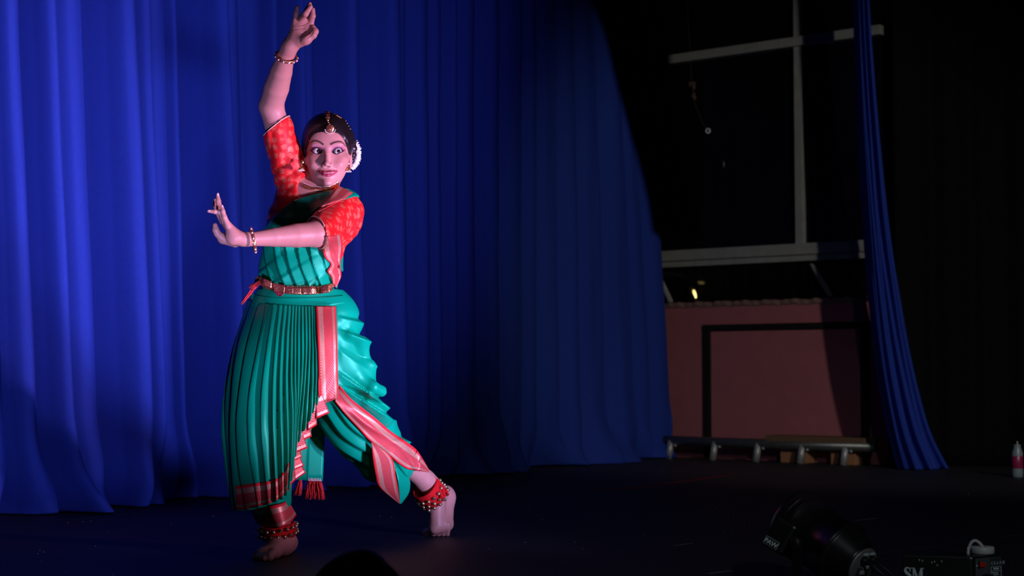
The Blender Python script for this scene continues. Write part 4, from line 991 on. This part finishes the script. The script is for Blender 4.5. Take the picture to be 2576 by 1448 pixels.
# trousers: draped over the hips and the left leg
HIPZ = W(750, 728, 4.87)[2]
def ch(p, pts, r, k=.01): return chain(p, Wl(*pts), r if isinstance(r, (list, tuple)) else [r]*len(pts), k)
def trouser_f(p):
    d = torso(p, .020)
    d = smin(d, ell(p, W(835, 800, 4.90), (.085, .105, .085)), .05)
    d = smin(d, ch(p, [(795, 850, 4.90), (838, 950, 4.93), (900, 1050, 5.0), (970, 1125, 5.09), (1012, 1165, 5.13)], [.115, .112, .092, .068, .050], .02), .05)
    d = smin(d, ch(p, [(845, 1040, 4.97), (892, 1108, 5.01), (948, 1172, 5.07), (1000, 1240, 5.11)], [.060, .060, .045, .018], .02), .04)
    sw = 0.022
    for pts, r in (([(880, 838, 4.81), (902, 848, 4.84), (917, 850, 4.875)], [.012, .016, .014]),
                   ([(905, 870, 4.86), (922, 910, 4.89), (926, 945, 4.90)], [.022, .026, .016]),
                   ([(900, 960, 4.85), (932, 980, 4.86), (954, 988, 4.89)], [.014, .022, .017]),
                   ([(925, 1010, 4.90), (955, 1030, 4.94), (965, 1055, 4.97)], [.020, .024, .020])):
        d = smin(d, ch(p, pts, r, .006), sw)
    u, v = pix(p); v0 = v.copy()
    for _ in range(4): v0 = v - np.interp(v0, [770, 800, 850, 890, 960, 1040], [.10, .25, .42, .80, .62, .72])*np.clip(u-850, 0, 140)
    x = v0/46 + .22*np.sin(v0*.045+1)
    d = d - (ramp(-x, .84)-.5)*(.008+.011*smooth01(u, 850, 905))*smooth01(u, 846, 862)*smooth01(-v0, -1060, -1000)*smooth01(v, 772, 800)
    y = ((u-850)*.68 - (v-1040)*.73)/30 + .3*np.sin((u+v)*.02)
    d = d - (ramp(-y, .8)-.5)*.011*smooth01(v0, 985, 1040)
    d = np.maximum(d, p[:, 2]-HIPZ)
    return d
TRS = surface(trouser_f, *bbox(W(600, 728, 4.87), W(975, 1000, 4.8), W(1050, 1190, 5.2), W(1000, 1260, 5.15), W(640, 900, 5.03), m=.05), .0033); TRS = (relax(*TRS, 1), TRS[1])
trousers = obj('draped_trousers', *TRS, M['green'], DN)
# waistband seam
strip('waistband', [(632, 738), (660, 744), (700, 748), (760, 748), (820, 746), (862, 742)], [(630, 752), (660, 762), (700, 768), (760, 771), (820, 769), (868, 762)], bvh_of(TRS), .003, trousers, M['green'], 60, 7, 1)
# pleated panel over the right leg
MER = [[(640, 752, 5.03), (602, 870, 5.03), (582, 1020, 5.00), (588, 1150, 4.96), (602, 1268, 4.93)],
       [(624, 752, 4.92), (588, 880, 4.82), (570, 1030, 4.77), (575, 1140, 4.75), (592, 1280, 4.745)],
       [(645, 758, 4.83), (610, 870, 4.71), (597, 1000, 4.645), (600, 1120, 4.63), (620, 1282, 4.645)],
       [(672, 763, 4.775), (655, 870, 4.66), (640, 1000, 4.59), (640, 1120, 4.57), (655, 1276, 4.59)],
       [(700, 766, 4.755), (692, 870, 4.645), (685, 1000, 4.58), (684, 1120, 4.56), (690, 1263, 4.575)],
       [(730, 768, 4.75), (726, 860, 4.65), (722, 980, 4.595), (720, 1100, 4.585), (716, 1240, 4.59)],
       [(750, 769, 4.75), (748, 850, 4.665), (745, 950, 4.615), (742, 1050, 4.61), (738, 1185, 4.61)],
       [(768, 770, 4.75), (769, 840, 4.675), (768, 920, 4.635), (763, 1010, 4.625), (752, 1105, 4.625)],
       [(785, 770, 4.75), (787, 830, 4.685), (788, 900, 4.65), (785, 980, 4.64), (777, 1052, 4.64)],
       [(800, 770, 4.755), (803, 830, 4.69), (806, 890, 4.665), (806, 950, 4.655), (803, 1012, 4.655)],
       [(848, 770, 4.775), (849, 830, 4.72), (850, 890, 4.70), (851, 940, 4.69), (851, 998, 4.69)]]
NR, NC = 150, 420
rowsP = np.array([crs(np.array([W(*q) for q in m]), NR) for m in MER]).transpose(1, 0, 2)
PP = np.array([crs(r, NC) for r in rowsP])
du_ = np.gradient(PP, axis=1); dv_ = np.gradient(PP, axis=0); NN = np.cross(du_, dv_); NN /= np.linalg.norm(NN, axis=2, keepdims=True)+1e-9
NN *= np.where((NN @ np.array([0.3, -1, 0.0])) < 0, -1, 1)[..., None]
sg = np.linspace(0, 10, NC)[None, :]; tg = np.linspace(0, 1, NR)[:, None]
def kp(x): return kpleat(-x, .80)
amp = (.003 + .020*smooth01(tg, 0, .5)*(1-.45*smooth01(sg, 4, 6)))*smooth01(sg, .2, 1.2)*smooth01(-sg, -9.3, -8.9)
x_ = np.interp(sg, [0, 1, 4, 6, 10], [0, 1.0, 6.0, 11.0, 20.0]) + .10*np.sin(tg*6+sg*1.3)
PP = PP + NN*((kp(x_)-.5)*amp)[..., None]
PP = PP + NN*(.0012*np.sin(sg*11+tg*9)*np.sin(tg*17+sg*3)*tg + .008*np.sin(sg*2.1+tg*4.0)*tg)[..., None]
PB = (PP.reshape(-1, 3), gridfaces(NR, NC))
panel = obj('pleated_panel', *PB, M['green'], DN, solid=.0015)
bp_v = bvh_of(PB)
strip('panel_border', [(793, 770), (797, 850), (800, 930), (802, 1000), (806, 1018)], [(845, 770), (848, 850), (850, 930), (852, 975), (853, 1000)], bp_v, .005, panel, M['border'], 80, 13, 3)
strip('panel_border', [(594, 1280), (612, 1281), (638, 1274), (672, 1267), (690, 1261), (709, 1247), (722, 1231)], [(593, 1222), (612, 1219), (640, 1215), (677, 1210), (700, 1202), (716, 1184), (727, 1162)], bp_v, .004, panel, M['border'], 220, 13, 0, uvflip=True, spl=False)
# stepped ends of the pleats, each fold its own layer
CAS = [([(792, 990), (808, 987)], [(795, 1053), (829, 1038)], 4.648), ([(772, 1018), (794, 1009)], [(775, 1083), (797, 1068)], 4.636), ([(754, 1047), (774, 1038)], [(752, 1113), (784, 1097)], 4.628),
       ([(738, 1080), (755, 1073)], [(738, 1141), (774, 1126)], 4.618), ([(737, 1116), (748, 1110)], [(737, 1160), (760, 1149)], 4.624), ([(737, 1138), (748, 1134)], [(737, 1183), (765, 1171)], 4.626), ([(737, 1160), (749, 1154)], [(741, 1208), (770, 1188)], 4.628),
       ([(726, 1162), (740, 1153)], [(723, 1226), (743, 1207)], 4.606)]
for a, b, d in CAS:
    A = [(x, y, d + (.010 if i else 0)) for i, (x, y) in enumerate(a)]; B = [(x, y, d + (.022 if i else 0)) for i, (x, y) in enumerate(b)]
    strip('pleat_end', A, B, None, 0, panel, M['border'], 8, 13, 0, spl=False)
# lining seen behind the stepped pleats
def quadpanel(name, a, b, mat, parent, nl=12, nw=8): return strip(name, a, b, None, 0, parent, mat, nl, nw, 0)
quadpanel('panel_lining', [(742, 1030, 4.70), (740, 1120, 4.70), (742, 1206, 4.70)], [(800, 1010, 4.72), (778, 1110, 4.73), (771, 1207, 4.73)], M['green'], panel)
# diagonal border down the left leg, flap below it
bt_v = bvh_of(TRS)
strip('trouser_border', [(842, 1009), (868, 1041), (904, 1080), (933, 1111), (979, 1147), (1021, 1177), (1052, 1183), (1080, 1187)],
      [(854, 968), (885, 1004), (940, 1047), (982, 1083), (1024, 1112), (1047, 1130), (1060, 1148), (1081, 1183)], bt_v, .006, trousers, M['border'], 110, 13, 6, uvflip=True)
strip('trouser_border', [(934, 1112, 4.93), (938, 1154, 4.945), (945, 1194, 4.97), (955, 1225, 5.0), (1004, 1266, 5.06)], [(940, 1114, 4.93), (985, 1151, 4.97), (996, 1200, 5.0), (1003, 1240, 5.03), (1006, 1266, 5.06)], None, 0, trousers, M['border'], 60, 13, 0)
quadpanel('trouser_lining', [(990, 1160, 5.06), (1000, 1205, 5.06), (1004, 1240, 5.08), (1006, 1267, 5.09)], [(1028, 1195, 5.11), (1032, 1215, 5.11), (1028, 1240, 5.11), (1010, 1266, 5.10)], M['green'], trousers, 20, 8)
# right trouser leg below the panel, cuff with border
def leg_f(p): return ch(p, [(664, 1120, 4.71), (680, 1200, 4.725), (690, 1262, 4.735)], [.078, .064, .050], .02) + .002*np.sin(p[:, 0]*160+p[:, 2]*60)
LG = surface(leg_f, *bbox(W(600, 1110, 4.71), W(745, 1290, 4.80), W(690, 1290, 4.65), m=.03), .0045); LG = (relax(*LG, 1), LG[1])
obj('trouser_leg', *LG, M['green'], DN)
cuff = strip('cuff_border', [(624, 1258, 4.78), (645, 1278, 4.715), (680, 1272, 4.668), (712, 1264, 4.685), (722, 1252, 4.75)], [(640, 1306, 4.79), (655, 1321, 4.735), (700, 1328, 4.672), (730, 1313, 4.695), (746, 1294, 4.76)], None, 0, DN, M['border'], 40, 13, 0)
# hanging end of the drape behind, with red tassels
pal = quadpanel('drape_end', [(776, 1000, 4.98), (774, 1110, 5.0), (770, 1209, 5.0)], [(818, 1000, 5.0), (816, 1110, 5.02), (812, 1209, 5.02)], M['green_dark'], DN)
def tassel(name, top, bot, n, parent, d, knots=True):
    m = MB()
    for i in range(n):
        f = (i+.5)/n; a = np.array(top[0])*(1-f) + np.array(top[1])*f; b = np.array(bot[0])*(1-f) + np.array(bot[1])*f
        a = W(a[0], a[1]+random.uniform(-1, 1), d+random.uniform(-.008, .008)); b = W(b[0]+random.uniform(-3, 3), b[1]+random.uniform(-5, 3), d+random.uniform(-.015, .015))
        m.tube(crs([a, a*.6+b*.4+np.array([random.uniform(-.002, .002), random.uniform(-.004, .004), 0]), b], 5), [.0012, .0015, .0015, .0014, .0008], 5)
    t = m.build(name, M['tassel'], parent)
    if knots:
        g = MB()
        for i in range(max(3, n//8)):
            f = (i+.5)/max(3, n//8); a = np.array(top[0])*(1-f)+np.array(top[1])*f; g.ball(W(a[0], a[1]-1, d), .0022, 7, 5); g.tube([W(a[0], a[1]-2, d), W(a[0]+random.uniform(-1.5, 1.5), a[1]-8, d)], .0006, 5)
        g.build('silver_knots', M['pearl'], t)
    return t
tassel('tassel', [(775, 1209), (808, 1210)], [(766, 1253), (817, 1255)], 130, pal, 5.0)
tassel('tassel', [(752, 1208), (758, 1207)], [(741, 1243), (757, 1245)], 50, pal, 4.98)
tassel('tassel', [(727, 1222), (731, 1220)], [(716, 1232), (728, 1232)], 14, panel, 4.66, False)
wt = tassel('waist_tassel', [(652, 706), (656, 713)], [(628, 720), (634, 732)], 40, DN, 4.79, False)
tassel('waist_tassel', [(634, 722), (640, 728)], [(606, 762), (612, 764)], 26, DN, 4.80, False)

# jewelled belt
bb = bvh_of(BD, TRS)
belt = strip('belt', [(644, 694), (668, 703), (690, 713), (720, 719), (760, 722), (800, 720), (836, 712)], [(640, 710), (664, 722), (690, 733), (720, 739), (760, 741), (800, 739), (836, 731)], bb, .006, DN, M['gold'], 60, 7, 8, .003)
dep = bvh_of((np.array([v.co[:] for v in belt.data.vertices]) + np.array(G(800, 1375))*0, np.array([tuple(p.vertices) for p in belt.data.polygons])))
def bcast(u, v, off): 
    h = cast(dep, u, v, off)
    return h if h is not None else W(u, v, 4.76)
def plate(pxs, cols_, nm='belt_plate', rows_=None):
    (u0, v0), (u1, v1), (u2, v2), (u3, v3) = pxs
    n = 9; V = []
    g = [[(np.array([u0, v0])*(1-s)+np.array([u1, v1])*s)*(1-t)+(np.array([u3, v3])*(1-s)+np.array([u2, v2])*s)*t for s in np.linspace(0, 1, n)] for t in np.linspace(0, 1, 5)]
    P = np.array([[bcast(min(max(x[0], 645), 835), min(max(x[1], 700), 738), .006) for x in r] for r in g]); dd = P[..., 1].min(0)[None, :]*np.ones((5, 1))
    P = np.array([[W(g[i][j][0], g[i][j][1], dd[i, j]) for j in range(n)] for i in range(5)])
    o = obj(nm, P.reshape(-1, 3), gridfaces(5, n), M['gold'], belt, solid=.004)
    m = MB(); nu = max(3, int(abs(u1-u0)/3.3)); nv_ = max(4, int(abs(v3-v0)/3.4))
    for i in range(nu):
        for j in range(nv_):
            s = (i+.5)/nu; t = (j+.5)/nv_; x = (np.array([u0, v0])*(1-s)+np.array([u1, v1])*s)*(1-t)+(np.array([u3, v3])*(1-s)+np.array([u2, v2])*s)*t
            k = int(round(s*(n-1))); m.ball(W(x[0]+random.uniform(-.4, .4), x[1]+random.uniform(-.4, .4), dd[0, k]-.003), .0017, 6, 4)
    m.build('stones', M['ruby'], o); return o
plate([(652, 696), (684, 708), (683, 726), (650, 713)], 3)
plate([(718, 719), (738, 721), (738, 739), (718, 738)], 3); plate([(739, 721), (757, 722), (757, 741), (739, 740)], 3)
plate([(760, 722), (797, 721), (798, 740), (760, 741)], 3); plate([(803, 720), (828, 715), (829, 735), (803, 739)], 3)
plate([(686, 711), (717, 717), (716, 737), (688, 732)], 3, 'belt_clasp'); plate([(688, 732), (716, 737), (706, 745), (698, 744)], 3, 'belt_pendant')
gb = MB()
for u in np.linspace(722, 828, 26): gb.ball(bcast(u, 721, .009)+np.array([0, 0, .002]), .0018, 6, 4)
gb.build('bead_edge', M['gold'], belt)

# ------------------------------------------------------------------ hair and its ornaments
def zh(x): return 61 - 71*(np.abs(x)/69)**4
def hair_f(p):
    q = hl(p); h = head_mm_skull(q)
    g = np.minimum(zh(q[:, 0]) - q[:, 2], np.maximum(q[:, 1] + 2, -55 - q[:, 2]))
    top = 6.0 + 2.0*smooth01(q[:, 2], 60, 110)
    d = smax(h - top*smooth01(-g, 0, 34) - .9, g, 3)
    d = d + 1.2*np.exp(-(q[:, 0]/2.0)**2)*(q[:, 2] > 60) + .35*np.sin(q[:, 0]*1.1 + q[:, 2]*.25)*smooth01(-g, 2, 12)
    d = smin(d, ell(q, (-56, -28, 22), (27, 46, 62)), 14)
    d = smin(d, ell(q, (28, -86, 18), (58, 34, 60)), 12)                                  # coiled bun behind
    for (x, y, z, r) in ((50, -20, 98, 13), (62, -24, 82, 14), (71, -28, 64, 14), (78, -34, 44, 14), (80, -38, 24, 14), (79, -40, 4, 13), (74, -42, -14, 12)):
        d = smin(d, ell(q, (x, y, z), (r*.9, r*1.2, r*.95)), 5)                            # plait along the side
    return d/1000.0
def head_mm_skull(q):
    d = ell(q, (0, -16, 45), (73, 92, 80)); d = smin(d, ell(q, (0, 16, -25), (65, 63, 74)), 26); d = smin(d, ell(q, (0, 58, 38), (50, 16, 30)), 24); return d
HM = surface(hair_f, *bbox(hw((-95, -135, -75)), hw((105, 95, 140)), m=.005), .0021); HM = (relax(*HM, 1), HM[1])
hair = obj('hair', *HM, M['hair'], DN)
fl_ = []
pm = MB()
arc = crs(np.array([[84, 42.], [93, 28], [97, 10], [95, -8], [88, -22], [78, -34]]), 34)
for lay in range(3):
    for i, (x, z) in enumerate(arc):
        b = np.array([x-10+lay*1.5, -46-lay*9, z+lay*2]); out = np.array([x-45, -6+random.uniform(-8, 8), (z-8)*.8+random.uniform(-14, 14)]); out = out/np.linalg.norm(out)
        L = random.uniform(13, 19); pm.tube([hw(b), hw(b+out*L*.45), hw(b+out*L)], [.0016, .0030, .0003], 5)
pm.build('jasmine_garland', M['petal'], hair)
# gold frontlet down the parting, pendant with pearls
hb = bvh_of(HM, PARTS[3])
ft = strip('hair_frontlet', [(815, 279), (817, 288), (819, 297)], [(828, 280), (829.5, 290), (829.5, 297)], hb, .003, DN, M['gold'], 10, 5, 3, .002)
m = MB()
for (u, v) in ((822, 284), (823.5, 289), (824.5, 294)): 
    h = cast(hb, u, v, .006); m.ball(h, .0026, 8, 6)
m.build('stones', M['ruby'], ft)
pend = empty('forehead_pendant'); pend.parent = DN; pend.matrix_parent_inverse = world_of(DN).inverted()
def hp(u, v, off=.005):
    h = cast(hb, u, v, off); return h if h is not None else W(u, v, 4.72)
m = MB()
for (u, v, r) in ((824.5, 302, .0042), (826, 307.5, .003), (828.5, 312, .0026)): m.ball(hp(u, v, .004), r, 10, 7)
c0 = hp(830.5, 323, .008)
m.lathe([(0, .002), (.0118, .002), (.0128, 0), (.0118, -.002), (0, -.002)], c0, nrm(O-c0), 28); m.build('gold_disc', M['gold'], pend)
rb = MB(); sx_ = nrm(np.cross([0, 0, 1], nrm(O-c0))); 
for rr, nn_ in ((.0, 1), (.0042, 7), (.0082, 13)):
    for i in range(nn_): a = 2*math.pi*i/nn_; rb.ball(c0 + nrm(O-c0)*.0024 + (sx_*math.cos(a)+np.array([0, 0, 1])*math.sin(a))*rr, .0016, 7, 5)
rb.build('rubies', M['ruby'], pend)
pb = MB()
for a in np.linspace(math.radians(195), math.radians(345), 10): pb.ball(c0 + nrm(O-c0)*.001 + (sx_*math.cos(a)+np.array([0, 0, 1])*math.sin(a))*.0162, .0019, 8, 6)
pb.build('pearls', M['pearl'], pend)
def beadline(name, px, n, r, mat, bvh, off=.003, par=DN):
    m = MB()
    for u, v in crs(np.array(px, float), n):
        h = cast(bvh, u, v, off)
        if h is not None: m.ball(h, r, 7, 5)
    return m.build(name, mat, par)
beadline('hair_chain', [(840, 286), (847, 290), (858, 296)], 9, .0022, M['gold'], hb)
beadline('hair_pins', [(870, 304), (875, 312), (880, 322), (887, 330)], 5, .0013, M['pearl'], hb)
# earrings
for sd, u, v, lab_ in ((-1, 758, 421, 'l'), (1, 876, 424, 'r')):
    er = empty('earring'); er.parent = DN; er.matrix_parent_inverse = world_of(DN).inverted()
    c = W(u, v, 4.80 if sd < 0 else 4.86); tp_ = W(u+(2 if sd < 0 else 0), v-14, 4.805 if sd < 0 else 4.865)
    MB().lathe([(.0, .0), (.004, .001), (.0085, -.008), (.0095, -.0105), (.007, -.0105)], c+np.array([0, 0, .004]), (0, 0, 1), 20).build('bell_drop', M['gold'], er)
    MB().lathe([(0, .002), (.0055, .001), (.006, -.001), (0, -.002)], tp_, (0, -1, 0), 18).build('stud', M['gold'], er)
    MB().tube([tp_, c+np.array([0, 0, .004])], .0012, 6).build('link', M['gold'], er)
    m = MB()
    for i in range(14): a = 2*math.pi*i/14; m.ball(c + np.array([.0088*math.cos(a), .0088*math.sin(a), -.0092]), .0016, 6, 5)
    m.build('pearls', M['pearl'], er)
    m = MB()
    for k_ in range(8): m.ball(hw((sd*(71+k_*.9), -2-k_*1.5, -34+k_*7)), .0020, 6, 5)
    m.build('ear_chain', M['gold'], er)
# choker
nb_ = bvh_of(PARTS[3], PARTS[0])
ck = strip('choker', [(764, 461), (772, 466), (785, 469), (802, 470), (820, 470), (836, 466), (851, 456)], [(763, 470), (772, 475), (786, 478), (803, 479), (820, 478), (838, 474), (852, 466)], nb_, .004, DN, M['gold'], 50, 5, 3, .003)
m = MB()
for u, v in crs(np.array([(764, 465), (785, 474), (803, 475), (820, 474), (837, 470), (851, 461)], float), 40):
    h = cast(nb_, u, v, .006)
    if h is not None: m.ball(h, .0018, 6, 5)
m.build('stones', M['ruby'], ck)
m = MB()
for u, v in crs(np.array([(764, 460), (785, 468), (803, 469.5), (820, 469), (837, 464.5), (851, 455)], float), 44):
    h = cast(nb_, u, v, .005)
    if h is not None: m.ball(h, .0014, 6, 5)
m.build('pearls', M['pearl'], ck)
nc_ = beadline('necklace', [(742, 505), (752, 499), (768, 490), (776, 484)], 12, .0022, M['gold'], bv)
# bangles
def bangle(c, axis, r, wdt, n=26):
    axis = nrm(axis); a = nrm(np.cross(axis, [0.2, 0.1, 1])); b = np.cross(axis, a)
    o = MB()
    for s in (-1, 1): o.tube([c + axis*wdt*s*.5 + (a*math.cos(t)+b*math.sin(t))*r for t in np.linspace(0, 2*math.pi, 65)], .0016, 6, False)
    o.tube([c + (a*math.cos(t)+b*math.sin(t))*(r-.0004) for t in np.linspace(0, 2*math.pi, 65)], wdt*.42, 6, False)
    bo = o.build('bangle', M['gold'], DN)
    m = MB(); g = MB()
    for i in range(n):
        t = 2*math.pi*i/n; (m if i % 2 else g).ball(c + (a*math.cos(t)+b*math.sin(t))*(r+.0022), .0028, 8, 6)
    m.build('stones', M['ruby'], bo); g.build('studs', M['pearl'], bo); return bo
bangle(W(720, 143, 4.668), np.array([.26, -.62, .74]), .0325, .006)
bangle(W(637, 604, 4.507), nrm(EL-WL)*1.0 + np.array([0, -.42, 0.05]), .0345, .007)

# ------------------------------------------------------------------ ankle bells
def anklet(c, axis, r, hgt, rows_, n, start=0.0):
    axis = nrm(axis); a = nrm(np.cross(axis, [0, 1, 0.05])); b = np.cross(axis, a); b = b if b[1] < 0 else -b
    e = empty('ankle_bells', (0, 0, 0)); e.parent = DN; e.matrix_parent_inverse = world_of(DN).inverted()
    nn_ = 48; V = []
    for h_, rr in ((-.5, r*1.02), (-.45, r*1.05), (0, r*1.04), (.45, r*1.05), (.5, r*1.02), (.5, r*.93), (-.5, r*.97)):
        for t in np.linspace(0, 2*math.pi, nn_, endpoint=False): V.append(c + axis*h_*hgt + (a*math.cos(t)+b*math.sin(t))*rr*(1+.015*math.sin(5*t)))
    fq = np.concatenate([gridfaces(7, nn_, True), np.array([[6*nn_+i, 6*nn_+(i+1) % nn_, (i+1) % nn_, i] for i in range(nn_)])])
    obj('pad', V, fq, M['red_cloth'], e)
    proto = None
    for j, h_ in enumerate(rows_):
        for i in range(n):
            t = start + 2*math.pi*(i+.5*(j % 2))/n; dr = a*math.cos(t)+b*math.sin(t)
            if dr[1] > .55: continue
            p = c + axis*h_*hgt + dr*(r*1.05+.0045) + np.array([0, 0, random.uniform(-.0012, .0012)])
            if proto is None:
                m = MB(); m.ball((0, 0, 0), (.0066, .0066, .0062), 12, 8); m.lathe([(.0067, -.0007), (.0071, 0), (.0067, .0007)], (0, 0, 0), (0, 0, 1), 14)
                o = m.build('bell', M['brass']); proto = o
                sl = MB().box((0, -.0063, -.002), (.0072, .0016, .0016)).build('slit', M['black_paint'])
                sl.parent = o
                sproto = sl
            else:
                o = proto.copy(); COL.objects.link(o); s2 = sproto.copy(); COL.objects.link(s2); s2.parent = o
            o.parent = e; o.matrix_parent_inverse = world_of(e).inverted(); o.location = p
            o.rotation_euler = (random.uniform(-.6, .6), random.uniform(-.6, .6), math.atan2(dr[0], -dr[1])*1.0)
    return e, a, b, axis
anklet(W(700, 1334, 4.75), W(692, 1262, 4.735)-W(703, 1345, 4.75), .050, .040, (.28, -.20), 17)
ea = anklet(W(1081, 1238, 5.225), KL-AL+np.array([-.02, 0, .06]), .046, .062, (.12, -.18, -.44), 15)
# tie ends of the red pads
for pts, w_ in (([(1089, 1198, 5.20), (1104, 1216, 5.20), (1114, 1232, 5.19), (1118, 1248, 5.19)], .008), ([(1100, 1205, 5.2), (1112, 1222, 5.2), (1122, 1232, 5.2), (1128, 1246, 5.2)], .005), ([(1095, 1212, 5.2), (1106, 1235, 5.19), (1112, 1252, 5.185)], .010)):
    c = crs(np.array(Wl(*pts)), 14); V = np.array([[q-np.array([w_*.6, 0, 0]), q+np.array([w_*.6, 0, w_*.3])] for q in c]).reshape(-1, 3)
    obj('pad_tie', V, gridfaces(14, 2), M['red_cloth'], ea[0], solid=.002)
c = crs(np.array(Wl((668, 1328, 4.74), (655, 1338, 4.74), (648, 1348, 4.74))), 8); obj('pad_tie', np.array([[q-np.array([0, 0, .008]), q+np.array([.004, 0, .008])] for q in c]).reshape(-1, 3), gridfaces(8, 2), M['red_cloth'], DN, solid=.003)

# nails on the visible fingers
def nail(u, v, d, r, ax_, nm='nail'):
    MB().ball(W(u, v, d), (r*.75, r*.35, r*1.2), 10, 6).build(nm, M['nail'], DN)
nail(558.8, 519, 4.4585, .0042, None); nail(548, 489, 4.499, .0044, None)
MB().ball(W(526, 529.5, 4.461), (.0045, .002, .0022), 10, 6).build('nail', M['nail'], DN)

for o_ in bpy.data.objects:
    if o_.name.split('.')[0] in ('stones', 'studs', 'pearls', 'bead_edge', 'necklace', 'rubies', 'hair_chain', 'hair_pins', 'ear_chain', 'silver_knots', 'tassel', 'waist_tassel', 'jasmine_garland', 'plate_lines', 'scuff_marks', 'knot'): o_['kind'] = 'stuff'
